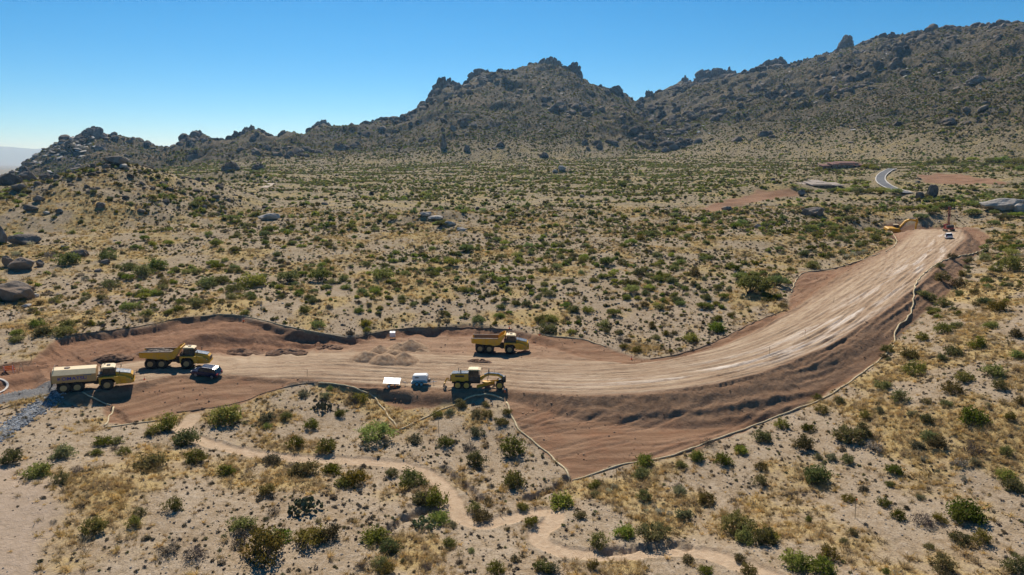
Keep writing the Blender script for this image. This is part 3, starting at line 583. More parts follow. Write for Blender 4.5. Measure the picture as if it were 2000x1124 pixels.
# bushes the photograph lets one tell apart: kind, pixel of the foot, width in pixels
c_, m_, p_, b_, s_, g_, h_, k_, t_ = 'creosote_bush','mesquite_bush','palo_verde_tree','bursage','sage_shrub','bare_grey_shrub','cholla_cactus','prickly_pear','mesquite_tree'
NEAR = [
 (c_,180,1042,50),(c_,258,1030,30),(c_,272,1008,26),(c_,333,998,36),(c_,292,914,54),(m_,298,905,30),(c_,440,928,36),(c_,378,905,46),(c_,115,942,34),(m_,66,932,56),(g_,148,926,26),(c_,20,905,44),(m_,185,890,26),(s_,120,895,44),(c_,240,888,26),(s_,228,866,24),(c_,200,870,32),(g_,222,880,20),
 (m_,360,870,50),(c_,295,850,30),(c_,320,842,46),(m_,440,828,66),(g_,325,1085,50),(g_,375,1095,46),(m_,470,1035,50),(g_,470,1062,46),(c_,512,1095,84),(m_,540,1060,50),(c_,602,1065,60),(c_,642,1055,50),(k_,593,1002,66),(g_,533,1005,26),(c_,520,968,38),(g_,528,975,20),(c_,575,876,34),(c_,637,884,44),(c_,590,928,56),(g_,570,920,34),(s_,530,905,32),(m_,648,925,44),(c_,690,948,56),(c_,670,950,34),
 (c_,765,932,28),(m_,803,948,54),(c_,790,955,24),(c_,850,998,56),(m_,822,985,40),(k_,828,1030,46),(m_,856,1022,42),(g_,690,788,26),(c_,607,838,32),(m_,558,820,30),(s_,520,825,32),(m_,522,838,20),(k_,628,802,34),(c_,664,814,24),(s_,632,780,24),(c_,702,786,34),(s_,592,775,24),(m_,644,763,16),(p_,738,862,66),(c_,868,872,34),(s_,810,865,30),(g_,918,880,28),(c_,928,910,42),(s_,930,852,30),(c_,1000,888,50),(c_,900,796,26),(m_,854,815,24),(s_,877,812,22),(s_,928,815,26),(c_,952,815,22),(c_,980,830,26),(c_,948,795,18),(c_,990,810,20),
 (c_,1003,952,50),(m_,1095,990,50),(c_,942,1018,40),(c_,925,1000,30),(m_,1022,998,24),(c_,952,985,18),(c_,876,1068,30),(m_,728,1060,60),(m_,760,1080,46),(m_,740,1110,40),(g_,706,1112,28),(g_,834,1115,30),(c_,968,1124,42),(c_,755,1122,34),
 (c_,1038,1028,30),(c_,1172,1070,38),(m_,1220,1048,44),(p_,1275,1060,62),(s_,1132,1012,24),(c_,1257,978,30),(m_,1258,910,40),(m_,1254,932,36),(c_,1160,955,26),(s_,1162,970,20),(m_,1362,900,34),(c_,1412,908,38),(c_,1330,915,26),(g_,1385,872,30),(m_,1448,886,28),(c_,1446,878,24),(c_,1488,918,26),(c_,1484,948,28),(m_,1490,862,36),(c_,1380,984,38),(s_,1328,965,32),(c_,1442,1040,70),(c_,1498,1062,46),(m_,1455,1060,40),(c_,1446,1098,26),(c_,1344,1098,26),(c_,1378,1122,30),(c_,1464,1124,34),(s_,1338,1015,34),(m_,1062,1118,40),(c_,1158,1112,26),(s_,1080,1120,30),
 (h_,1200,955,16),(h_,1190,962,14),(h_,1290,1005,20),(h_,1308,1008,16),(h_,1278,992,12),(h_,1305,1018,10),(h_,1710,882,30),(h_,1808,902,16),(h_,1862,910,16),(h_,1880,912,26),(h_,1882,938,14),(h_,1988,840,12),(h_,1975,952,14),(h_,1752,1124,16),(h_,1262,1000,10),(h_,1232,940,8),
 (m_,1555,1108,60),(m_,1605,1120,60),(c_,1620,1092,44),(c_,1502,1056,40),(c_,1842,1118,50),(c_,1985,1118,44),(m_,1895,1016,72),(c_,1880,1022,40),(c_,1882,1064,42),(c_,1918,1064,38),(g_,1805,1028,46),(c_,1838,1020,28),(c_,1756,1014,28),(c_,1728,988,26),(c_,1658,980,26),(m_,1600,942,56),(c_,1572,878,42),(c_,1662,862,60),(c_,1690,852,34),(c_,1580,842,28),(c_,1527,836,28),(c_,1608,808,28),(c_,1598,780,18),(c_,1642,788,24),(c_,1692,818,26),(s_,1718,806,22),(c_,1762,786,34),(m_,1726,760,34),(c_,1810,788,18),(c_,1812,826,30),(m_,1852,794,26),(s_,1784,812,20),(m_,1905,828,54),(c_,1976,822,24),(c_,1862,768,36),(c_,1990,790,20),(c_,1835,878,40),(m_,1820,862,32),(s_,1794,876,28),(g_,1908,890,44),(c_,1970,890,28),(s_,1905,908,22),(c_,1658,905,28),(s_,1624,900,22),(s_,1598,896,18),(m_,1748,926,34),(m_,1740,950,20),(m_,1966,935,40),(m_,1990,960,44),(s_,1688,960,20),(s_,1798,975,18),(c_,1580,1020,18),(s_,1665,1045,20),(c_,1816,1072,20),(s_,1650,1062,18),(m_,1732,1120,18),
 (c_,1790,730,44),(c_,1885,745,36),(m_,1945,735,42),(c_,1728,700,18),(c_,1780,700,34),(c_,1735,688,26),(m_,1848,650,36),(c_,1803,665,24),(m_,1842,705,24),(c_,1912,680,34),(m_,1938,640,30),(c_,1872,616,20),(c_,1955,608,34),(c_,1985,660,28),(c_,1805,580,24),(c_,1842,552,34),(c_,1875,560,28),(c_,1880,540,20),(c_,1905,575,20),(m_,1930,595,34),(c_,1975,530,44),(c_,1890,515,20),(s_,1925,510,22),(c_,1860,505,18),(c_,1838,525,18),(c_,1840,600,26),(c_,1820,590,20),(m_,1868,695,30),(c_,1855,690,20),(m_,1990,700,30),(c_,1955,760,30),(s_,1870,640,24),(h_,1935,662,12),(h_,1942,672,10),
 # mid slope beyond the road
 (t_,1465,575,58),(t_,562,552,40),(t_,625,550,40),(m_,492,560,46),(m_,745,545,40),(t_,1445,548,30),(m_,208,508,36),(m_,305,528,40),(m_,248,528,34),(m_,130,518,44),(m_,275,540,40),(c_,316,560,24),(c_,212,562,30),(m_,285,618,30),(m_,250,605,30),(m_,82,655,36),(m_,70,640,30),(m_,30,668,26),(t_,28,660,24),(m_,120,655,36),(m_,130,640,28),(c_,715,638,28),(m_,620,640,28),(m_,700,612,22),(t_,778,564,18),(t_,985,555,22),(c_,860,618,16),(m_,1070,650,34),(m_,1180,640,28),(t_,1200,618,26),(c_,1245,688,20),(c_,1275,642,18),(c_,1358,540,24),(m_,1250,538,30),(c_,1230,560,30),(m_,1120,610,26),(m_,1080,630,30),(c_,1055,630,24),(c_,1300,655,18),(m_,1400,648,34),(c_,1430,620,20),(c_,1530,600,18),(c_,1260,600,18),(m_,1290,605,22),(c_,1495,590,16),(m_,1590,525,30),(c_,1540,515,16),(m_,1570,500,24),(t_,1585,490,18),(m_,1710,470,26),(m_,1660,455,24),(c_,1640,470,16),(m_,1630,460,16),
 (t_,530,455,26),(m_,430,555,30),(m_,400,560,36),(m_,455,570,34),(m_,385,600,30),(t_,415,520,26),(t_,330,480,22),(t_,420,482,24),(t_,1225,352,16),(t_,1215,365,18),(c_,1252,470,20),(t_,1378,445,16),(t_,1280,460,18),(t_,1330,455,18),(h_,30,500,16),(h_,95,505,20),(h_,60,480,14),(h_,158,540,14),(h_,165,548,14),(h_,505,595,14),(h_,512,605,12),(h_,585,560,12),(h_,1668,500,14),(h_,1680,498,14),(h_,1655,503,12),(h_,1690,494,12)]
SIZE = dict(creosote_bush=2.1, mesquite_bush=2.2, palo_verde_tree=2.1, bursage=2., sage_shrub=2., bare_grey_shrub=2., cholla_cactus=1.7, prickly_pear=2.1, mesquite_tree=2.1)
_np = np.array([(q[1], q[2]) for q in NEAR], float)
_pt = drape(_np[:, 0], _np[:, 1])
PLANTS = []                              # kind, x, y, z, scale, rot, hand placed
for q, p in zip(NEAR, _pt):
    dep = p[1]*CP-(p[2]-CAM_H)*SP
    PLANTS.append([q[0], p[0], p[1]+.15*q[3]*dep/FPX, None, q[3]*dep/FPX/SIZE[q[0]]*1.06, random.random()*6.28, True])
def scatter(n, y0, y1, amax=.86, pw=1.0):
    """points spread evenly over the ground between two distances"""
    y = np.sqrt(y0*y0 + (y1*y1-y0*y0)*rng.random(n)**pw); return rng.uniform(-amax, amax, n)*y, y
def field(n, y0, y1):
    x, y = scatter(n, y0, y1); h, M = H(x, y, True)
    wash = np.clip(-.9*relief(x, y), -.6, .8)*sstep(120, 200, y) + .45*fbm(x/45+9, y/45, 3, 301); patch = fbm(x/14, y/14, 2, 303)
    return x, y, h, M, wash, patch
def spread(kind_w, n, y0, y1, smin, smax, dens, out, pw=1.8):
    x, y, h, M, wash, patch = field(n, y0, y1)
    i = np.nonzero(clear_of(M, n) & off_road(x, y) & (rng.random(n) < dens(x, y, M, wash, patch)))[0]
    x, y, h, wash = x[i], y[i], h[i], wash[i]
    ks = list(kind_w); W = np.tile(np.array([kind_w[k] for k in ks], float), (len(i), 1)); boost = 1+2.6*np.clip(wash*2.5+.1, 0, 1)
    for j, k in enumerate(ks):
        if k in ('mesquite', 'palo', 'mesquite_bush', 'mesquite_tree', 'palo_verde_tree'): W[:, j] *= boost
    c = np.cumsum(W, 1); kk = np.minimum((rng.random(len(i))[:, None]*c[:, -1:] > c).sum(1), len(ks)-1)
    ksc = np.array([{'mesquite': 1.3, 'palo': 1.5, 'creosote': 1.1, 'mesquite_bush': 1.15, 'mesquite_tree': 1.8, 'palo_verde_tree': 1.6, 'cholla_cactus': .75}.get(k, .75) for k in ks])
    sc = (smin+(smax-smin)*rng.random(len(i))**pw)*ksc[kk]; ro = rng.random(len(i))*6.28
    out += [[ks[a], b, c_2, d, e, f, False] for a, b, c_2, d, e, f in zip(kk.tolist(), x.tolist(), y.tolist(), h.tolist(), sc.tolist(), ro.tolist())]
# the nearer scatter, from which the 300 largest of each kind become things of their own
near_pool = []
nd = lambda x, y, M, w, p: np.clip(.30+.9*w+.4*p, .06, 1)*(1-M['bare']*.95)
spread(dict(bursage=5, sage_shrub=3, bare_grey_shrub=2), 1700, 56, 130, .25, .75, nd, near_pool)
spread(dict(creosote_bush=3.4, mesquite_bush=3, sage_shrub=3, bursage=4, bare_grey_shrub=2, mesquite_tree=.25, palo_verde_tree=.35, cholla_cactus=.5), 12500, 128, 300, .32, 1.3, lambda x, y, M, w, p: np.clip(.5+1.0*w+.4*p, .06, 1), near_pool, 2.2)
# keep the pool off the hand-placed plants
hx = np.array([(q[1], q[2], q[4]) for q in PLANTS])
near_pool = [q for q in near_pool if (np.hypot(hx[:, 0]-q[1], hx[:, 1]-q[2]) > .8*(hx[:, 2]+q[4])).all()]
_hz = H(hx[:, 0], hx[:, 1])
for q, z in zip(PLANTS, _hz): q[3] = float(z)
pool = PLANTS + near_pool
far_pool = []
MIX = dict(creosote=2.4, mesquite=1.7, palo=.9, bursage=3.6, sage=3.2, grey=1.8)
spread(MIX, 88000, 285, 700, .24, 1.15, lambda x, y, M, w, p: np.clip(.44+.6*w+.5*p, .10, 1)*(1-M['mtn']), far_pool, 2.4)
spread(MIX, 170000, 690, 1350, .36, 1.25, lambda x, y, M, w, p: np.clip(.58+.5*w+.4*p, .2, 1)*(1-.4*M['mtn']), far_pool, 2.2)
spread(dict(creosote=3.4, mesquite=.7, sage=.8, grey=4, bursage=1.6), 200000, 760, 2200, .7, 2.0, lambda x, y, M, w, p: sstep(.0, .15, M['mtn'])*np.clip(.62+1.0*fbm(x/90, y/90, 3, 333)+.4*p, .12, 1), far_pool, 2.0)
spread(dict(creosote=2, bursage=4, sage=3, grey=3, mesquite=.8), 9000, 240, 400, .3, .95, lambda x, y, M, w, p: np.clip(1.15-np.hypot(x-HILL[0], y-HILL[1])/85, 0, 1)*.9, far_pool)
mini = []
spread(dict(bursage=4, sage=2, grey=3), 30000, 54, 150, .09, .38, lambda x, y, M, w, p: np.clip(.45+.6*p+.3*w, .08, 1)*(1-M['bare']*.9), mini, 2.2)
spread(dict(bursage=4, sage=3, grey=3, creosote=1.2), 60000, 128, 330, .14, .55, lambda x, y, M, w, p: np.clip(.5+.6*p+.4*w, .1, 1), mini, 2.0)

def instancer(name, kinds, items, tilt=.12, mat_seed=0):
    """one object for what nobody could count: points carrying meshes of several kinds"""
    col = bpy.data.collections.new(name+'_shapes'); names = []
    start = {}
    i = 0
    for k in kinds:
        start[k] = (i, len(kinds[k]))
        for me in kinds[k]:
            o = bpy.data.objects.new('%s_%04d' % (name, i), me); col.objects.link(o); i += 1
    n = len(items); V = np.array([(q[1], q[2], q[3]) for q in items], np.float32)
    me = bpy.data.meshes.new(name); me.vertices.add(n); me.vertices.foreach_set('co', V.ravel())
    idx = np.array([start[q[0]][0]+rng.integers(start[q[0]][1]) for q in items], np.int32)
    at = me.attributes.new('idx', 'INT', 'POINT'); at.data.foreach_set('value', idx)
    sc = np.array([q[4] for q in items])[:, None]*rng.uniform(.85, 1.15, (n, 3))
    at = me.attributes.new('scl', 'FLOAT_VECTOR', 'POINT'); at.data.foreach_set('vector', sc.astype(np.float32).ravel())
    ro = np.stack([rng.normal(size=n)*tilt, rng.normal(size=n)*tilt, np.array([q[5] for q in items])], -1)
    at = me.attributes.new('rot', 'FLOAT_VECTOR', 'POINT'); at.data.foreach_set('vector', ro.astype(np.float32).ravel())
    o = bpy.data.objects.new(name, me); scene.collection.objects.link(o); o['kind'] = 'stuff'
    ng = bpy.data.node_groups.new(name+'_nodes', 'GeometryNodeTree')
    ng.interface.new_socket('Geometry', in_out='INPUT', socket_type='NodeSocketGeometry'); ng.interface.new_socket('Geometry', in_out='OUTPUT', socket_type='NodeSocketGeometry')
    N = ng.nodes.new; L = ng.links.new
    gi, go = N('NodeGroupInput'), N('NodeGroupOutput'); ci = N('GeometryNodeCollectionInfo'); ci.inputs[0].default_value = col
    ci.inputs['Separate Children'].default_value = True; ci.inputs['Reset Children'].default_value = True
    ip = N('GeometryNodeInstanceOnPoints'); ip.inputs['Pick Instance'].default_value = True
    def na(nm, typ):
        a = N('GeometryNodeInputNamedAttribute'); a.data_type = typ; a.inputs['Name'].default_value = nm; return a.outputs['Attribute']
    L(gi.outputs[0], ip.inputs['Points']); L(ci.outputs[0], ip.inputs['Instance']); L(na('idx', 'INT'), ip.inputs['Instance Index'])
    e2r = N('FunctionNodeEulerToRotation'); L(na('rot', 'FLOAT_VECTOR'), e2r.inputs[0]); L(e2r.outputs[0], ip.inputs['Rotation'])
    L(na('scl', 'FLOAT_VECTOR'), ip.inputs['Scale']); L(ip.outputs[0], go.inputs[0])
    md = o.modifiers.new('scatter', 'NODES'); md.node_group = ng
    return o
# ---- choose the individuals
REL = {'creosote_bush': 300, 'mesquite_bush': 300, 'palo_verde_tree': 120, 'mesquite_tree': 150, 'bursage': 200, 'sage_shrub': 260, 'bare_grey_shrub': 160, 'cholla_cactus': 100, 'prickly_pear': 30}
FARK = {'creosote_bush': 'creosote', 'mesquite_bush': 'mesquite', 'palo_verde_tree': 'palo', 'mesquite_tree': 'mesquite', 'bursage': 'bursage', 'sage_shrub': 'sage', 'bare_grey_shrub': 'grey'}
singles = {k: [] for k in REL}; rest = []
for q in pool:
    px, py, dep = project(q[1], q[2], q[3]); size = q[4]*SIZE[q[0]]*FPX/dep
    if -10 < px < 2010 and py < 1140: singles[q[0]].append((size+(1000 if q[6] else 0), px, py, q))
    else: rest.append(q)
for k in singles:
    singles[k].sort(key=lambda t: -t[0])
    cut = [t for t in singles[k][REL[k]:]]; singles[k] = singles[k][:REL[k]]
    rest += [t[3] for t in cut]
mass = []
for q in rest+far_pool+mini:
    k = FARK.get(q[0], q[0])
    if k in FAR: mass.append([k, *q[1:]])
instancer('desert_scrub', FAR, mass)
# dry grass and stones between the shrubs
def litter(n, y0, y1, s0, s1, dens):
    x, y, h, M, wash, patch = field(n, y0, y1); g = fbm(x/9, y/9, 3, 401)
    keep = clear_of(M, n) & (rng.random(n) < dens(M, g, wash))
    return [['a', x[i], y[i], h[i], s0+(s1-s0)*rng.random()**2, rng.random()*6.28] for i in np.nonzero(keep)[0]]
instancer('dry_grass', {'a': [make_tuft('grass_tuft', 400+i, 34, 'grass', .42) for i in range(4)]}, litter(52000, 54, 135, .4, 1.2, lambda M, g, w: np.clip(.20+1.6*g, .04, 1)*(1-.93*M['bare'])) + litter(52000, 128, 320, .5, 1.6, lambda M, g, w: np.clip(.34+1.4*g, .05, 1)), .2)
def clods():
    x, y = rng.uniform(-100, 170, 60000), rng.uniform(88, 250, 60000); h, M = H(x, y, True)
    i = np.nonzero((M['dirt'] > .6) & (M['pad'] < .35) & (rng.random(60000) < .16+.5*fbm(x/6, y/6, 2, 431)))[0]
    ms = []; mt = flat_mat('clod_soil', (.24,.145,.09), (.38,.25,.165), 3.0, .95, .05, vary=.25)
    for k in range(4):
        me = make_rock('clod', 190+k, 2, .7); me.materials.clear(); me.materials.append(mt); ms.append(me)
    instancer('soil_clods', {'a': ms}, [['a', x[k], y[k], h[k], .05+.17*rng.random()**3, rng.random()*6.28] for k in i], .6)
clods()
PALE = flat_mat('pale_stone', (.30,.25,.20), (.50,.44,.37), 2.0, .95, .08, vary=.35)
for me in PEBBLES: me.materials.clear(); me.materials.append(PALE)
instancer('loose_stones', {'a': PEBBLES}, litter(14000, 54, 140, .04, .16, lambda M, g, w: np.clip(.4-1.0*g, .05, 1)) + litter(9000, 130, 420, .10, .5, lambda M, g, w: np.clip(.35-.8*g, .05, 1)), .5)
def tag(o, label, cat, group=None):
    o['label'] = label; o['category'] = cat
    if group: o['group'] = group
    return o
# landmarks one can find in the picture, to tell the plants apart by
LM = [(185,740,'water truck'),(345,700,'rubble-laden dump truck'),(405,728,'navy car'),(768,745,'white flatbed trailer'),(825,742,'teal compressor trailer'),(927,745,'motor grader'),(978,672,'empty dump truck'),(765,690,'gravel heaps'),(1853,450,'drill rig'),(1757,432,'excavator arm'),
 (360,838,'start of the foot trail'),(560,895,'straight stretch of trail'),(780,905,'trail above the gully'),(905,1010,'sharp trail bend'),(1075,1010,'hairpin in the trail'),(1250,1080,'last loop of trail'),(1450,1105,'end of the trail'),
 (1115,938,'lowest straw roll corner'),(779,840,'upper straw roll corner'),(620,752,'rounded mound top'),(1350,882,'longest straw roll'),(1600,785,'upper longest straw roll'),(1750,650,'straw roll zigzag'),(1785,570,'upper straw roll zigzag'),(1550,560,'bare spur'),(1290,700,'road bend'),(440,613,'tall cut bank'),(200,650,'red cut'),
 (38,515,'cracked grey boulder'),(16,575,'massive shaded boulder'),(38,470,'long low boulder'),(152,497,'flat-topped dark boulder'),(45,350,'boulder row on the crest'),(222,330,'rock cap of the cone hill'),(210,390,'flank of the cone hill'),(525,425,'pale flat rock'),(860,432,'pale rocky rib'),(1968,402,'whaleback boulder'),(1822,378,'leaning pointed boulder'),(1592,418,'shaggy dark boulder'),(1470,390,'bare far clearing'),
 (1465,560,'big spreading mesquite'),(560,540,'pair of tall mesquites'),(738,840,'pale palo verde'),(593,985,'big prickly pear'),(828,1015,'pale prickly pear'),(30,1040,'smooth bare bank'),(50,810,'stone-lined ditch'),(1670,990,'tall thin stake'),(1557,975,'shorter thin stake'),(1710,875,'pale cholla on the slope'),(1880,905,'largest pale cholla'),(1895,1000,'big double bush'),(1440,1025,'big twin bushes'),(512,1075,'largest dark bush'),(350,1080,'pair of grey thickets'),
 (1000,560,'open middle slope'),(1150,500,'grassy middle slope'),(700,560,'slope above the gravel heaps'),(300,560,'slope above the red cut'),(1300,470,'slope above the road bend'),(650,470,'ground past the pale rock'),(1900,760,'open slope below the climbing road'),(1950,560,'slope beside the drill rig'),(1940,850,'low slope at the edge'),(120,900,'slope below the stone-lined ditch'),(640,830,'hollow behind the rounded mound'),(1200,980,'pink soil patch below the straw roll'),(920,860,'slope under the motor grader'),(1000,1080,'strip of dry grass below the hairpin')]
PHRASE = {'creosote_bush': ('dark olive creosote bush', 'bush', 'creosote bushes'), 'mesquite_bush': ('green mesquite bush', 'bush', 'mesquite bushes'), 'palo_verde_tree': ('pale green palo verde', 'tree', 'palo verde trees'), 'mesquite_tree': ('spreading green mesquite tree', 'tree', 'mesquite trees'), 'bursage': ('dull brown bursage', 'shrub', 'bursage shrubs'), 'sage_shrub': ('grey-green sage shrub', 'shrub', 'sage shrubs'), 'bare_grey_shrub': ('leafless grey shrub', 'shrub', 'bare grey shrubs'), 'cholla_cactus': ('cream-spined cholla', 'cactus', 'cholla cacti'), 'prickly_pear': ('prickly pear clump', 'cactus', 'prickly pears')}
ORD = ['nearest', 'second-nearest', 'third-nearest', 'fourth-nearest', 'fifth-nearest', 'sixth-nearest', 'seventh-nearest', 'eighth-nearest', 'ninth-nearest', 'tenth-nearest', 'eleventh-nearest', 'twelfth-nearest']
LMX = np.array([(a, b) for a, b, _ in LM], float)
def plant_labels():
    by = {}
    for k in singles:
        q = np.array([t[3][4] for t in singles[k]]); lo, hi = np.quantile(q, [.35, .75]) if len(q) > 3 else (0, 9)
        for i, (size, px, py, r) in enumerate(singles[k]):
            d = np.hypot(LMX[:, 0]-px, (LMX[:, 1]-py)*1.7); j = int(d.argmin()); dx, dy = px-LMX[j, 0], (py-LMX[j, 1])*1.7
            rel = ('beyond' if dy < 0 else 'in front of') if abs(dy) > abs(dx) else ('left of' if dx < 0 else 'right of')
            adj = 'small' if r[4] < lo else 'large' if r[4] > hi else 'mid-sized'
            by.setdefault('%s %s %s the %s' % (adj, PHRASE[k][0], rel, LM[j][2]), []).append((d[j], k, i))
    out = {}
    for lab, v in by.items():
        v.sort()
        for n, (_, k, i) in enumerate(v):
            out[k, i] = lab if len(v) == 1 else ORD[n]+' '+lab if n < len(ORD) else 'farther '+lab
    return out
LABELS = plant_labels()
PARTNAME = {'palo_verde_tree': ('crown', 'trunk'), 'mesquite_tree': ('crown', 'trunk')}
for k in singles:
    for i, (size, px, py, q) in enumerate(singles[k]):
        me, st = PROTO[k][rng.integers(len(PROTO[k]))]
        x, y, z, sc, ro = q[1:6]
        s3 = (sc*rng.uniform(.9, 1.1), sc*rng.uniform(.9, 1.1), sc*rng.uniform(.85, 1.15))
        if k in PARTNAME:
            o = bpy.data.objects.new(k, None); o.empty_display_size = .1
            scene.collection.objects.link(o); o.location = (x, y, z); o.rotation_euler = (0, 0, ro); o.scale = s3
            for nm, mm in zip(PARTNAME[k], (me, st)):
                c = bpy.data.objects.new(nm, mm); scene.collection.objects.link(c); c.parent = o
        else:
            o = bpy.data.objects.new(k, me); scene.collection.objects.link(o); o.location = (x, y, z); o.rotation_euler = (rng.normal()*.06, rng.normal()*.06, ro); o.scale = s3
            if st is not None and size > 1018:
                c = bpy.data.objects.new('stems', st); scene.collection.objects.link(c); c.parent = o
        tag(o, LABELS[k, i], PHRASE[k][1], PHRASE[k][2])

# ------------------------------------------------------------------ rocks
def make_outcrop(name, seed, w, d, h, cell=1.6, lean=0.0, peak=.25, sub=4):
    """one jointed granite mass: blocks stepped in and out, rounded by weather"""
    rs = np.random.default_rng(seed); bm = bmesh.new(); bmesh.ops.create_icosphere(bm, subdivisions=sub, radius=1.0)
    V = np.array([v.co[:] for v in bm.verts]); F = [tuple(v.index for v in f.verts) for f in bm.faces]; bm.free()
    o = rs.random(3)*50
    W = V + .12*np.stack([fbm(V[:, 1]*2+o[0], V[:, 2]*2, 3, seed), fbm(V[:, 2]*2+o[1], V[:, 0]*2, 3, seed+1), fbm(V[:, 0]*2+o[2], V[:, 1]*2, 3, seed+2)], -1)
    c = W*np.array([cell*1.5, cell*1.5, cell*.9])+o
    blk = _h(np.floor(c[:, 0]), np.floor(c[:, 1])*7+np.floor(c[:, 2])*13, seed)
    fr = np.abs(c-np.round(c)); joint = sstep(0, .10, fr.min(1))
    k = 1 + .24*blk*joint - .12*(1-joint) + .07*fbm(V[:, 0]*5+o[1], V[:, 1]*5+V[:, 2]*4, 3, seed+5)
    V = V*k[:, None]
    V[:, 2] = np.where(V[:, 2] < -.35, -.35, V[:, 2]); z = (V[:, 2]+.35)/1.35
    V[:, 0] *= (1-peak*z); V[:, 1] *= (1-peak*z)
    V = np.stack([V[:, 0]*w/2 + lean*z*w, V[:, 1]*d/2, z*h - .12*h], -1)
    return mesh_from(name, V, F, MV['rock'])
def place(o, x, y, z, rz=0):
    scene.collection.objects.link(o); o.location = (x, y, z); o.rotation_euler = (0, 0, rz); return o
# px, py of the base, width px, height px, depth or None to drape, lean, label
OUT = [
 (1650,99,31,27,1935,.04,.16,'tall thumb-shaped granite pinnacle standing alone on the skyline','pinnacle'),
 (872,207,64,50,1585,0,.3,'dark cliff-like crag on the shoulder of the central peak','crag'),
 (1072,150,54,34,1738,0,.3,'summit crag of the central peak','crag'),
 (1118,160,34,36,1700,0,.2,'upright block of rock just below the central summit','crag'),
 (940,158,44,22,1690,0,.35,'low crag on the crest between the cliff and the central summit','crag'),
 (1392,184,90,46,2080,0,.35,'broad shaded crag with two humps on the far ridge','crag'),
 (1425,172,34,38,2060,0,.25,'rounded hump beside the broad shaded crag','crag'),
 (1336,178,20,26,2150,0,.3,'small spiky crag near the saddle','crag'),
 (1512,152,70,36,2010,0,.4,'pyramid crag on the ridge below the thumb-shaped pinnacle','crag'),
 (1742,110,66,40,1800,0,.35,'wide rocky brow just past the thumb-shaped pinnacle','crag'),
 (1745,165,62,34,1560,0,.3,'dark outcrop halfway up the slope below the pinnacle','crag'),
 (1902,178,38,30,1300,0,.2,'large squared boulder high on the slope near the frame edge','boulder'),
 (1952,182,34,22,1280,0,.3,'dark rounded rock beside the squared boulder high up','boulder'),
 (1855,205,46,26,1280,0,.3,'pair-like knobby rock below the squared boulder','boulder'),
 (1895,265,34,14,1050,0,.2,'low grey boulder near the foot of the slope','boulder'),
 (386,280,30,26,1460,0,.5,'pointed crag topping the small conical hill','crag'),
 (490,276,30,28,1550,0,.5,'sharp crag topping the second small peak','crag'),
 (632,262,36,26,1640,0,.4,'knobby crag on the low crest before the central peak','crag'),
 (184,268,40,20,1300,0,.35,'rounded rock capping the hill above the pale slabs','crag'),
 (512,305,46,32,1430,0,.3,'dark rounded outcrop low on the hillside','crag'),
 (742,250,34,16,1690,0,.3,'jagged rock on the rising crest','crag'),
 (1203,180,24,12,1640,0,.3,'small rock knob beside the saddle','crag'),
 (867,319,11,22,1060,0,.05,'slender upright stone pillar at the foot of the central peak','pillar'),
 (913,318,14,11,1050,0,.2,'squat rock standing near the slender pillar','boulder'),
 (1062,319,18,8,1040,0,.2,'dark low boulder on the plain below the central peak','boulder'),
 (505,340,26,12,800,0,.2,'dark boulder where the plain meets the hills','boulder'),
 (452,345,36,14,560,0,.3,'cluster-topped rock on the low rise behind the cone hill','boulder')]
for i, (px, py, w, hh, dep, lean, peak, lab, cat) in enumerate(OUT):
    p = at_z(px, py, float(dep)); m = dep/FPX; sub = 4
    o = bpy.data.objects.new({'pinnacle': 'rock_pinnacle', 'crag': 'rock_crag', 'pillar': 'rock_pillar'}.get(cat, 'boulder'), make_outcrop('rock', 500+i, w*m*(1.3 if cat == 'crag' else 1), max(w*m*.8, 4), hh*m*(1.1 if cat == 'crag' and px > 800 else 1.15 if cat == 'crag' else 1.18), 2.3 if w > 40 else 1.7, lean, peak, 5 if w > 40 else 4))
    gz = float(H(np.array([p[0]]), np.array([p[1]]))[0])
    place(o, p[0], p[1], p[2] if dep > 1200 else gz); o['label'] = lab; o['category'] = cat
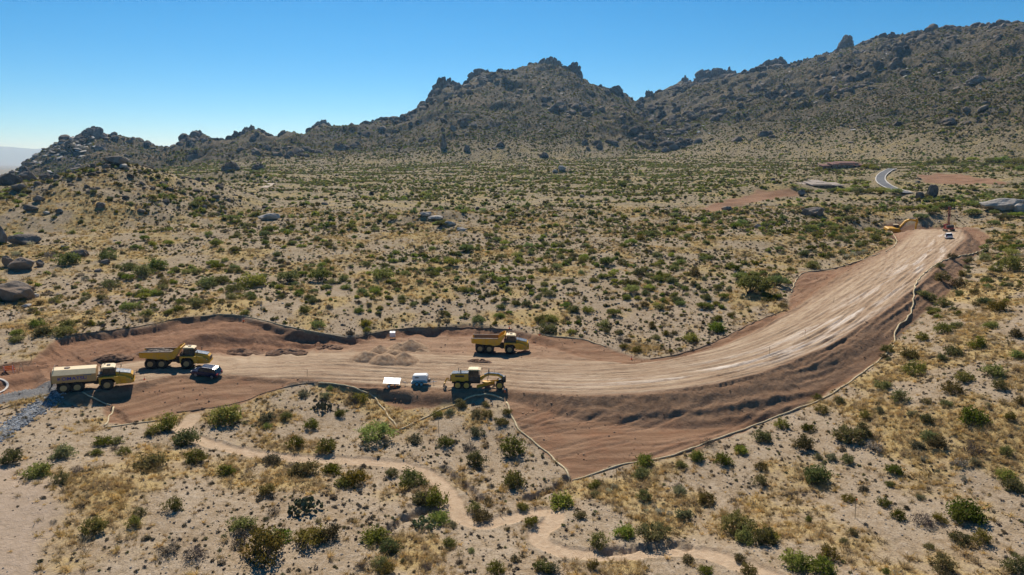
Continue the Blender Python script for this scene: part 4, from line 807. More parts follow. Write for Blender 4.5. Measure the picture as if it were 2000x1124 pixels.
NB = [(38,528,52,27,'broad dark grey boulder split by a deep crack'),(14,522,24,23,'leaning slab boulder against the cracked boulder'),(76,521,17,14,'small squared boulder beside the cracked boulder'),
 (16,590,83,39,'massive shaded boulder at the edge of the slope'),(60,582,27,10,'flat pale boulder lying against the massive shaded one'),(38,478,59,20,'long low boulder sloping downhill'),(2,478,22,38,'tall boulder beside the long low one'),
 (152,503,34,16,'flat-topped dark boulder among green bushes'),(203,517,20,10,'small black boulder beside a green bush'),(190,532,14,7,'tiny grey stone below the small black boulder'),(50,600,19,6,'pale flat stone near the massive boulder'),
 (14,362,46,24,'big weathered boulder on the ridge crest'),(52,352,32,16,'blocky boulder next in the crest row'),(84,352,27,16,'stacked-looking boulder ending the crest row'),(34,372,27,12,'low boulder under the crest row'),
 (74,395,22,12,'dark round boulder on the hillside below the crest'),(56,412,28,10,'grey slab boulder below the dark round one'),(90,420,17,7,'pale rock on the hillside among shrubs'),(196,405,20,9,'grey rock on the flank of the cone hill'),
 (222,322,48,16,'pinkish rock cap on top of the cone hill'),(240,330,20,10,'pale stone just below the rock cap'),(1968,412,84,26,'huge pale grey whaleback boulder'),(1996,415,30,16,'dark end block of the whaleback boulder'),
 (1822,385,22,26,'leaning pointed boulder near the far road'),(1797,388,18,14,'round boulder at the foot of the leaning one'),(1592,424,44,18,'dark shaggy boulder on the knoll'),(1566,383,14,13,'single boulder beside the bare clearing'),
 (523,430,42,13,'pale flat rock in the middle of the plain'),(830,424,26,8,'pale ledge rock at the top of the rocky rib'),(850,432,30,9,'pale ledge rock second down the rocky rib'),(876,442,30,9,'pale ledge rock third down the rocky rib'),(900,452,26,8,'pale ledge rock at the foot of the rocky rib'),
 (1097,334,18,9,'white rock on the small far knoll'),(1084,338,12,6,'small white rock beside the one on the far knoll'),(1420,412,20,9,'grey boulder below the bare clearing'),(1480,445,16,7,'low rock on the slope beyond the road')]
PALEROCK = flat_mat('pale_granite', (.30,.265,.23), (.50,.455,.40), .5, .95, .08, bump=.2)
_p = drape([q[0] for q in NB], [q[1] for q in NB])
for i, (q, p) in enumerate(zip(NB, _p)):
    dep = p[1]*CP-(p[2]-CAM_H)*SP; m = dep/FPX
    me = make_rock('boulder', 700+i, 4, .7, .5, 14); V = np.zeros(len(me.vertices)*3); me.vertices.foreach_get('co', V); V = V.reshape(-1, 3)
    V = (V-V.mean(0)); V /= np.abs(V).max(0); V = V*np.array([q[2]*m/2, q[2]*m*.38, q[3]*m*.62]); V[:, 2] += q[3]*m*.36
    me.vertices.foreach_set('co', V.ravel()); me.update()
    if 'pale' in q[4] or 'whaleback' in q[4] or 'white' in q[4]: me.materials.clear(); me.materials.append(PALEROCK)
    o = place(bpy.data.objects.new('boulder', me), p[0], p[1]+q[2]*m*.2, float(H(np.array([p[0]]), np.array([p[1]+q[2]*m*.2]))[0])); o['label'] = q[4]; o['category'] = 'boulder'
def boulder_field():
    out = []
    x, y = scatter(60000, 780, 2250); h, M = H(x, y, True)
    big = fbm(x/120, y/120, 3, 601); cl = fbm(x/35, y/35, 2, 603)
    keep = (M['mtn'] > .06) & (rng.random(len(x)) < np.clip(-.12+1.9*big+1.0*cl+.45*sstep(.6, .95, M['mtn']), .01, 1))
    for i in np.nonzero(keep)[0]:
        s = .6+6.0*rng.random()**6*(1+1.0*max(0, big[i])); out.append(['a', x[i], y[i], h[i]-.1*s, s*(1+.5*M['mtn'][i]), rng.random()*6.28])
    x, y = scatter(5000, 300, 1000); h, M = H(x, y, True); big = fbm(x/70, y/50, 3, 605)
    hill = np.clip(1-np.hypot(x-HILL[0], y-HILL[1])/90, 0, 1)
    keep = clear_of(M, 1) & (rng.random(len(x)) < np.clip(1.6*big-.25+hill*.9, .02, 1))
    for i in np.nonzero(keep)[0]: out.append(['a', x[i], y[i], h[i], .35+1.3*rng.random()**3, rng.random()*6.28])
    a = rng.random(420)*6.28; r = 62*rng.random(420)**.7; hx_, hy_ = HILL[0]+r*np.cos(a), HILL[1]-3+r*np.sin(a)
    for xx, yy, zz in zip(hx_, hy_, H(hx_, hy_)): out.append(['a', xx, yy, zz, .35+1.6*rng.random()**3, rng.random()*6.28])
    # the bare pale slabs on the hill at the end of the range
    c = at_z(135, 300, 1270.)
    for _ in range(260):
        a = rng.normal(size=2)*np.array([38, 55]); xx, yy = c[0]+a[0], c[1]+a[1]
        out.append(['b', xx, yy, float('nan'), 3+6*rng.random()**2, rng.random()*6.28])
    x, y = scatter(30000, 900, 2200); M = H(x, y, True)[1]; fl = fbm(x/60, y/60, 3, 607)
    for i in np.nonzero((M['mtn'] > .12) & (fl > .12) & (x > 0) & (rng.random(len(x)) < .28))[0]: out.append(['b', x[i], y[i], float('nan'), 1.2+4.0*rng.random()**3, rng.random()*6.28])
    x, y = scatter(3000, 950, 2200); h, M = H(x, y, True); fl = fbm(x/140, y/140, 3, 611)
    for i in np.nonzero((M['mtn'] > .2) & (rng.random(len(x)) < np.clip(.02+.9*fl+.25*sstep(.6, .95, M['mtn']), 0, .5)))[0]: s = 9+20*rng.random()**2; out.append(['c', x[i], y[i], h[i]-.1*s, s, rng.random()*6.28])
    bad = [q for q in out if q[3] != q[3]]; hz = H(np.array([q[1] for q in bad]), np.array([q[2] for q in bad]))
    for q, z in zip(bad, hz): q[3] = float(z)
    pale = flat_mat('pale_slab_rock', (.34,.31,.28), (.50,.47,.43), .3, .95)
    slabs = []
    for i in range(4):
        me = make_rock('slab', 160+i, 2, .16); me.materials.clear(); me.materials.append(pale); slabs.append(me)
    brown = flat_mat('mountain_rock', (.10,.082,.066), (.24,.195,.155), .35, .95, .08, vary=.35); fr = [make_rock('far_rock', 170+i, 2, .75) for i in range(6)]
    for me in fr: me.materials.clear(); me.materials.append(brown)
    oc = [make_outcrop('outcrop', 640+i, 1.0, .8, .62, 1.9, 0, .3, 3) for i in range(6)]
    for me in oc: me.materials.clear(); me.materials.append(brown)
    instancer('mountain_rocks', {'c': oc, 'a': fr, 'b': slabs}, out, .25)
boulder_field()

# ------------------------------------------------------------------ machines
class MB:
    """collects shapes; build() links them as ONE mesh object"""
    def __init__(s): s.V = []; s.F = []
    def add(s, V, F):
        o = len(s.V); s.V += [tuple(map(float, v)) for v in V]; s.F += [tuple(i+o for i in f) for f in F]; return s
    def box(s, x0, x1, y0, y1, z0, z1, rot=None, about=None):
        V = [Vector((x, y, z)) for z in (z0, z1) for y in (y0, y1) for x in (x0, x1)]
        if rot:
            c = Vector(about or ((x0+x1)/2, (y0+y1)/2, (z0+z1)/2)); M = Euler(rot).to_matrix(); V = [M@(v-c)+c for v in V]
        return s.add(V, [(0, 2, 3, 1), (4, 5, 7, 6), (0, 1, 5, 4), (1, 3, 7, 5), (3, 2, 6, 7), (2, 0, 4, 6)])
    def prism(s, prof, y0, y1, t0=1.0, t1=1.0):
        """a side profile in x, z run from y0 to y1"""
        n = len(prof); V = [(x, y0, z) for x, z in prof] + [(x, y1, z) for x, z in prof]
        a = sum(prof[i][0]*prof[(i+1) % n][1]-prof[(i+1) % n][0]*prof[i][1] for i in range(n))
        F = [tuple(range(n)), tuple(range(n, 2*n))[::-1]] + [(i+n, (i+1) % n+n, (i+1) % n, i) for i in range(n)]
        if (a < 0) != (y1 < y0): F = [f[::-1] for f in F]
        return s.add(V, F)
    def xprism(s, prof, x0, x1):
        """a cross-section in y, z run along x"""
        n = len(prof); V = [(x0, y, z) for y, z in prof] + [(x1, y, z) for y, z in prof]
        F = [tuple(range(n))[::-1], tuple(range(n, 2*n))] + [(i, (i+1) % n, (i+1) % n+n, i+n) for i in range(n)]
        return s.add(V, F)
    def rod(s, p, q, r, r2=None, n=10):
        p, q = Vector(p), Vector(q); r2 = r if r2 is None else r2; d = (q-p).normalized()
        a = d.orthogonal().normalized(); b = d.cross(a); V = []
        for c, rr in ((p, r), (q, r2)): V += [c+(a*math.cos(t*6.2832/n)+b*math.sin(t*6.2832/n))*rr for t in range(n)]
        return s.add(V, [tuple(range(n))[::-1], tuple(range(n, 2*n))] + [(i, (i+1) % n, (i+1) % n+n, i+n) for i in range(n)])
    def path(s, pts, r, n=6):
        for a, b in zip(pts[:-1], pts[1:]): s.rod(a, b, r, n=n)
        return s
    def lathe(s, prof, c, n=28):
        """profile of (radius, y) turned about the y axis through c"""
        V = [(c[0]+r*math.cos(6.2832*k/n), c[1]+y, c[2]+r*math.sin(6.2832*k/n)) for r, y in prof for k in range(n)]
        m = len(prof); F = [(i*n+k, i*n+(k+1) % n, (i+1)*n+(k+1) % n, (i+1)*n+k) for i in range(m-1) for k in range(n)]
        F += [tuple(range(n))[::-1], tuple(range((m-1)*n, m*n))]
        return s.add(V, F)
    def build(s, name, mat, parent=None, bevel=0., smooth=False):
        me = mesh_from(name, s.V, s.F, mat, smooth); bm = bmesh.new(); bm.from_mesh(me); bmesh.ops.recalc_face_normals(bm, faces=bm.faces)
        if bevel: bmesh.ops.bevel(bm, geom=[e for e in bm.edges if len(e.link_faces) == 2 and e.calc_face_angle(0) > .5], offset=bevel, segments=1, affect='EDGES', clamp_overlap=True)
        bm.to_mesh(me); bm.free()
        o = bpy.data.objects.new(name, me); scene.collection.objects.link(o)
        if parent: o.parent = parent
        return o
def paint(name, c, dirt=(.36,.26,.175), amt=.6, rough=.45, spec=.4, metal=0.):
    """weathered machine paint: dust settles in patches"""
    m = NT(name); pos = m.n('TexCoord').outputs['Object']; n1 = m.noise(pos, 1.3, 5, .7); n2 = m.noise(pos, 9, 3, .7)
    f = m.math('MULTIPLY', m.ramp(m.math('ADD', n1, m.math('MULTIPLY', n2, .3)), .5, .85), amt)
    return m.done(m.mix(f, c, dirt), m.math('ADD', rough, m.math('MULTIPLY', f, .5)), None, spec, metal)
K = dict(yellow=paint('yellow_paint', (.70,.36,.012), amt=.4), cream=paint('cream_paint', (.74,.58,.34), amt=.3), tan=paint('tank_paint', (.50,.29,.11), (.40,.25,.13), .6, .6),
 black=paint('black_paint', (.02,.02,.022), amt=.3), steel=paint('worn_steel', (.16,.125,.10), (.25,.17,.12), .6, .6), glass=paint('dark_glass', (.02,.03,.035), amt=.08, rough=.06, spec=.6),
 tyre=paint('tyre_rubber', (.022,.021,.02), (.20,.15,.11), .45, .9, .1), rim=paint('yellow_rim', (.60,.36,.05), amt=.5), hood=paint('hood_grey', (.13,.15,.17), amt=.25, rough=.22, spec=.6), white=paint('white_paint', (.80,.80,.79), (.5,.43,.35), .3, .4),
 navy=paint('navy_paint', (.008,.018,.055), (.12,.10,.09), .2, .16, .6), teal=paint('teal_paint', (.06,.30,.42), amt=.35), silver=paint('silver_rim', (.45,.46,.48), amt=.3, rough=.3, metal=.7), tanrim=paint('dusty_rim', (.42,.27,.10), amt=.6), red=paint('red_paint', (.33,.02,.02), amt=.35), redlens=paint('red_lens', (.45,.02,.02), amt=.05, rough=.2),
 orange=paint('orange_plastic', (.85,.15,.02), amt=.15), lamp=paint('lamp_glass', (.75,.75,.70), amt=.1, rough=.15), letter=flat_mat('letter_blue', (.06,.05,.24), (.12,.10,.30), 3.0), wood=flat_mat('stake_wood', (.36,.25,.15), (.50,.38,.24), 8.0), rubble=None)
def thing(name, label, cat, group=None):
    o = bpy.data.objects.new(name, None); o.empty_display_size = .2; scene.collection.objects.link(o); return tag(o, label, cat, group)
def wheel(parent, x, y, z, r, w, hub=.55, rim='rim', lugs=22, hole='black'):
    side = 1 if y > 0 else -1
    b = MB().lathe([(r*.60, -w*.46), (r*.86, -w*.5), (r*.97, -w*.40), (r*.985, 0), (r*.97, w*.40), (r*.86, w*.5), (r*.60, w*.46)], (0, 0, 0), 26)
    for k in range(lugs):
        a = 6.2832*k/lugs
        for sy in (-1, 1): b.box(r*.95, r*1.03, sy*w*.24-w*.2, sy*w*.24+w*.2, -r*.07, r*.07, (0, -a-(.06 if sy > 0 else -.06), 0), (0, sy*w*.24, 0))
    t = b.build('wheel', K['tyre'], parent); t.location = (x, y, z)
    MB().lathe([(r*.10, -.02), (r*hub, w*.30), (r*hub*1.12, w*.47), (r*hub*1.16, w*.50)][::-1], (0, 0, 0), 20).build('rim', K[rim], t).rotation_euler = (0, 0, 0) if side > 0 else (0, 0, math.pi)
    hb = MB().lathe([(r*.22, w*.12), (r*.22, w*.36), (r*.12, w*.40)], (0, 0, 0), 12).build('hub', K[hole], t); hb.rotation_euler = (0, 0, 0) if side > 0 else (0, 0, math.pi)
    return t
def stand(o, px, py, heading, scale=1.0, half=3.5, world=None):
    """set a machine on the ground, tilted with it"""
    p = np.array(world) if world is not None else drape([px], [py])[0]
    hd = R(heading); f = np.array([math.cos(hd), math.sin(hd)]); l = np.array([-f[1], f[0]])
    q = lambda a, b: float(H(np.array([p[0]+f[0]*a+l[0]*b]), np.array([p[1]+f[1]*a+l[1]*b]))[0])
    zf = .5*(q(half, 1.2)+q(half, -1.2)); zb = .5*(q(-half, 1.2)+q(-half, -1.2)); zl = .5*(q(half, 1.2)+q(-half, 1.2)); zr = .5*(q(half, -1.2)+q(-half, -1.2))
    o.location = (p[0], p[1], .25*(zf+zb+zl+zr)); o.rotation_mode = 'XYZ'
    M = Matrix.Rotation(hd, 4, 'Z') @ Matrix.Rotation(-math.atan2(zf-zb, 2*half), 4, 'Y') @ Matrix.Rotation(math.atan2(zl-zr, 2.4), 4, 'X')
    o.rotation_euler = M.to_euler(); o.scale = (scale,)*3
    return o
def hauler_front(t, xo=-5.7):
    """cab, bonnet, fenders and front axle shared by the three articulated trucks"""
    X = lambda q: [(x+xo, z) for x, z in q]
    MB().box(6.0+xo, 10.7+xo, -.5, .5, .85, 1.35).box(5.7+xo, 6.5+xo, -.35, .35, .8, 1.7).rod((6.1+xo, 0, .7), (6.1+xo, 0, 1.9), .28).build('front_frame', K['black'], t)
    for y in (-1, 1):
        MB().prism(X([(6.55,1.0),(6.5,2.25),(9.15,2.25),(9.45,1.65),(9.45,1.0),(8.95,1.0),(8.65,1.72),(8.3,1.98),(6.98,1.98),(6.75,1.62),(6.75,1.0)]), y*.95, y*1.68).build('fender', K['yellow'], t, .04)
        MB().prism(X([(8.9,2.2),(9.0,2.36),(10.2,2.12),(10.9,1.75),(10.9,1.5),(9.3,1.5)]), y*1.02, y*1.50).build('headlight_cowl', K['yellow'], t, .05)
        MB().box(10.86+xo, 10.95+xo, y*1.08, y*1.42, 1.52, 1.72).build('headlight', K['lamp'], t)
        MB().path([(9.2+xo, y*1.5, 2.3), (9.5+xo, y*1.75, 2.9)], .03).box(9.42+xo, 9.52+xo, y*1.62, y*1.95, 2.75, 3.25).build('mirror', K['black'], t)
    MB().prism(X([(8.85,1.5),(8.85,2.82),(10.95,2.42),(11.3,2.15),(11.35,1.45)]), -1.0, 1.0).build('bonnet', K['yellow'], t, .06)
    MB().prism(X([(8.9,2.83),(8.9,2.88),(10.97,2.48),(11.0,2.42)]), -.93, .93).build('bonnet_top', K['hood'], t)
    MB().box(11.33+xo, 11.42+xo, -.85, .85, 1.5, 2.12).build('grille', K['black'], t)
    MB().prism(X([(9.25,.85),(9.3,1.52),(11.35,1.5),(11.5,1.05),(10.9,.85)]), -1.35, 1.35).build('bumper', K['yellow'], t, .06)
    cab = MB().prism(X([(6.95,1.95),(6.95,2.6),(8.95,2.6),(9.0,1.95)]), -.95, .95).build('cab', K['black'], t, .04)
    c = MB()
    for y in (-.9, .9):
        for x, x2 in ((7.0, 7.05), (7.95, 7.95), (8.9, 8.55)): c.rod((x+xo, y, 2.6), (x2+xo, y*.95, 3.5), .055)
    c.build('cab_posts', K['black'], cab)
    for y in (-.88, .88):
        for x0, x1, x2, x3 in ((7.08, 7.9, 7.9, 7.1), (8.0, 8.85, 8.5, 8.0)):
            yy = y*1.01; MB().add([(x0+xo, yy, 2.58), (x1+xo, yy, 2.58), (x2+xo, yy*.95, 3.48), (x3+xo, yy*.95, 3.48), (x0+xo, yy*.96, 2.58), (x1+xo, yy*.96, 2.58), (x2+xo, yy*.91, 3.48), (x3+xo, yy*.91, 3.48)], [(0, 1, 2, 3), (7, 6, 5, 4), (0, 4, 5, 1), (1, 5, 6, 2), (2, 6, 7, 3), (3, 7, 4, 0)]).build('window', K['glass'], cab)
    MB().prism(X([(8.87,2.6),(8.92,2.6),(8.58,3.48),(8.53,3.48)]), -.82, .82).build('windscreen', K['glass'], cab)
    MB().box(6.99+xo, 7.03+xo, -.8, .8, 2.62, 3.46).build('rear_window', K['glass'], cab)
    rf = MB().prism(X([(6.8,3.5),(6.85,3.66),(7.2,3.74),(8.5,3.72),(8.85,3.55),(8.8,3.48)]), -1.05, 1.05).build('roof', K['cream'], cab, .04)
    MB().box(7.6+xo, 8.1+xo, -.25, .25, 3.72, 3.86).rod((7.3+xo, .6, 3.7), (7.3+xo, .6, 3.92), .08).build('beacon', K['black'], cab)
    MB().box(6.45+xo, 6.95+xo, -1.3, .2, 1.6, 2.7).rod((6.7+xo, .75, 1.6), (6.7+xo, .75, 3.5), .10).build('exhaust_stack', K['black'], t)
    MB().path([(7.0+xo, -1.7, 2.25), (7.0+xo, -1.7, 3.05), (8.8+xo, -1.65, 3.05), (8.8+xo, -1.65, 2.25)], .025).path([(7.9+xo, -1.7, 2.25), (7.9+xo, -1.7, 3.05)], .025).build('handrail', K['black'], t)
    MB().box(8.75+xo, 9.1+xo, -1.72, -1.45, .55, .62).box(8.8+xo, 9.1+xo, -1.72, -1.45, .95, 1.02).box(8.72+xo, 8.76+xo, -1.72, -1.45, .5, 1.5).build('step', K['black'], t)
    for y in (-1.33, 1.33): wheel(t, 7.62+xo, y, .92, .93, .76, .44, 'tanrim')
    MB().rod((7.62+xo, -1.2, .92), (7.62+xo, 1.2, .92), .22).build('front_axle', K['black'], t)
def hauler_rear(t, xo=-5.7):
    MB().box(.7+xo, 6.0+xo, -.5, -.25, 1.0, 1.5).box(.7+xo, 6.0+xo, .25, .5, 1.0, 1.5).box(2.0+xo, 3.4+xo, -.6, .6, .85, 1.15).build('rear_frame', K['black'], t)
    for x in (1.75, 3.58):
        MB().rod((x+xo, -1.2, .92), (x+xo, 1.2, .92), .22).build('rear_axle', K['black'], t)
        for y in (-1.33, 1.33): wheel(t, x+xo, y, .92, .93, .76, .44, 'tanrim')
def dump_truck(label):
    t = thing('dump_truck', label, 'dump truck', 'yellow articulated dump trucks'); hauler_front(t); hauler_rear(t); xo = -5.7
    X = lambda q: [(x+xo, z) for x, z in q]
    bed = MB()
    side = X([(0.0,2.3),(.1,2.05),(1.6,1.88),(4.6,1.6),(5.6,1.85),(6.0,2.5),(6.75,3.85),(6.55,4.02),(5.9,3.7),(5.3,3.08),(0.0,3.0)])
    for y in (-1.66, 1.56): bed.prism(side, y, y+.10)
    bed.prism(X([(.1,2.05),(1.6,1.88),(4.6,1.6),(4.6,1.72),(1.6,2.0),(.1,2.17)]), -1.58, 1.58).prism(X([(4.6,1.6),(5.6,1.85),(6.0,2.5),(6.75,3.85),(6.62,3.92),(5.88,2.55),(5.52,1.95),(4.6,1.72)]), -1.58, 1.58)
    b = bed.build('dump_bed', K['yellow'], t)
    for y in (-1, 1):
        MB().box(0.0+xo, 5.3+xo, y*1.52, y*1.76, 3.0, 3.10, (0, -.015, 0)).build('top_rail', K['steel'], b)
        for x in (.35, 2.9, 5.15): MB().box(x-.09+xo, x+.09+xo, y*1.66, y*1.74, 2.0 if x < 4 else 1.85, 3.0).build('rib', K['yellow'], b)
        MB().rod((4.9+xo, y*.9, 1.2), (3.2+xo, y*1.0, 1.75), .1).build('hoist_ram', K['steel'], t)
        MB().box(.3+xo, 5.2+xo, y*1.54, y*1.555, 2.2, 2.98).build('liner', K['steel'], b)
    return t
E1 = dump_truck('yellow articulated dump truck with an empty bed, parked above the grader'); stand(E1, 977, 688, -2)
E2 = dump_truck('yellow articulated dump truck heaped with dark rubble, behind the navy car'); stand(E2, 346, 717, 12)
def heap_mesh(name, seed, lx, ly, h, mat, n=34, rough=.12, sharp=1.0):
    g = np.linspace(-1, 1, n); X, Y = np.meshgrid(g, g, indexing='ij'); r = np.hypot(X, Y*1.0)
    Z = h*np.clip(1-r, 0, 1)**sharp*(1+.25*fbm(X*2+seed, Y*2, 2, seed)) + rough*fbm(X*6+seed, Y*6, 3, seed+3)*np.clip(1.3-r, 0, 1) - .12*np.clip(r-.9, 0, 1)*6
    i = np.arange(n*n).reshape(n, n); F = np.stack([i[:-1, :-1], i[1:, :-1], i[1:, 1:], i[:-1, 1:]], -1).reshape(-1, 4)
    k = (r[:-1, :-1] < 1.12).ravel(); F = F[k]; V = np.stack([X*lx/2, Y*ly/2, Z], -1).reshape(-1, 3); ids, inv = np.unique(F, return_inverse=True)
    return mesh_from(name, V[ids], inv.reshape(F.shape), mat, True)
K['rubble'] = flat_mat('dark_rubble', (.10,.085,.075), (.30,.26,.22), 3.0, .95, .1, bump=.15)
rl = bpy.data.objects.new('rubble_load', heap_mesh('rubble_load', 3, 5.4, 3.0, .55, K['rubble'], 40, .3, .6)); scene.collection.objects.link(rl)
tag(rl, 'heap of dark broken rock filling the bed of a dump truck', 'rubble'); rl.rotation_euler = E2.rotation_euler
rl.location = Vector(E2.location) + Euler(E2.rotation_euler).to_matrix() @ Vector((-3.0, 0, 2.72))
def water_truck():
    t = thing('water_truck', 'articulated water truck with a long tan tank and blue lettering', 'water truck'); hauler_front(t); hauler_rear(t); xo = -5.7
    b = MB().xprism([(-1.62,1.75),(-1.68,2.0),(-1.62,3.05),(-.85,3.62),(.85,3.62),(1.62,3.05),(1.68,2.0),(1.62,1.75)], .25+xo, 6.2+xo).build('tank', K['tan'], t, .05)
    MB().xprism([(-.9,3.60),(-.85,3.68),(.85,3.68),(.9,3.60)], .3+xo, 6.15+xo).xprism([(-1.66,3.02),(-.87,3.60),(-.87,3.66),(-1.70,3.08)], .3+xo, 6.15+xo).build('tank_top', K['cream'], b)
    MB().rod((2.2+xo, 0, 3.64), (2.2+xo, 0, 3.80), .42, .40, 16).build('hatch', K['steel'], b)
    MB().path([(.5+xo, -.8, 3.68), (.5+xo, -.8, 4.1), (.5+xo, .8, 4.1), (.5+xo, .8, 3.68)], .03).build('guard_rail', K['steel'], b)
    for x in (1.4, 4.9): MB().xprism([(-1.70,1.8),(-1.74,2.0),(-1.67,3.06),(-1.6,3.06),(-1.62,1.8)], x+xo, x+.12+xo).build('rib', K['tan'], b)
    MB().box(4.5+xo, 5.6+xo, -1.70, -1.63, 2.84, 3.02).build('panel', K['hood'], b)
    # spray gear at the back
    MB().rod((.1+xo, -1.3, 1.1), (.1+xo, 1.3, 1.1), .09).rod((.1+xo, -.5, 1.1), (.3+xo, -.5, 2.0), .08).rod((.1+xo, .5, 1.1), (.3+xo, .5, 2.0), .08).path([(.0+xo, -1.3, 1.1), (-.15+xo, -1.45, .7)], .1).path([(.0+xo, 1.3, 1.1), (-.15+xo, 1.45, .7)], .1).build('spray_bar', K['steel'], t)
    MB().path([(.1+xo, -1.2, 1.3), (.1+xo, -1.2, 3.5)], .04).path([(.1+xo, -.8, 1.3), (.1+xo, -.8, 3.5)], .04).path([(.1+xo, -1.2, 1.9), (.1+xo, -.8, 1.9)], .03).path([(.1+xo, -1.2, 2.5), (.1+xo, -.8, 2.5)], .03).path([(.1+xo, -1.2, 3.1), (.1+xo, -.8, 3.1)], .03).build('ladder', K['steel'], t)
    MB().path([(6.2+xo, -.6, 2.2), (6.6+xo, -.5, 2.6), (6.9+xo, -.5, 2.1)], .06).path([(6.2+xo, .6, 1.8), (6.7+xo, .4, 2.2), (6.9+xo, .4, 1.7)], .06).path([(6.2+xo, -.9, 1.6), (6.6+xo, -.8, 1.3), (7.0+xo, -.8, 1.4)], .06).build('hose', K['black'], t)
    cu = bpy.data.curves.new('lettering', 'FONT'); cu.body = 'KOMATSU'; cu.size = .72; cu.extrude = .012; cu.align_x = 'CENTER'; cu.offset = .012
    tmp = bpy.data.objects.new('lettering_tmp', cu); scene.collection.objects.link(tmp); bpy.context.view_layer.update()
    me = bpy.data.meshes.new_from_object(tmp.evaluated_get(bpy.context.evaluated_depsgraph_get())); bpy.data.objects.remove(tmp)
    me.materials.clear(); me.materials.append(K['letter']); lo = bpy.data.objects.new('lettering', me); scene.collection.objects.link(lo); lo.parent = b
    lo.location = (3.0+xo, -1.685, 2.22); lo.rotation_euler = (math.pi/2-.03, 0, 0); lo.scale = (1.18, 1, 1)
    return t
stand(water_truck(), 184, 757, 26, .98)

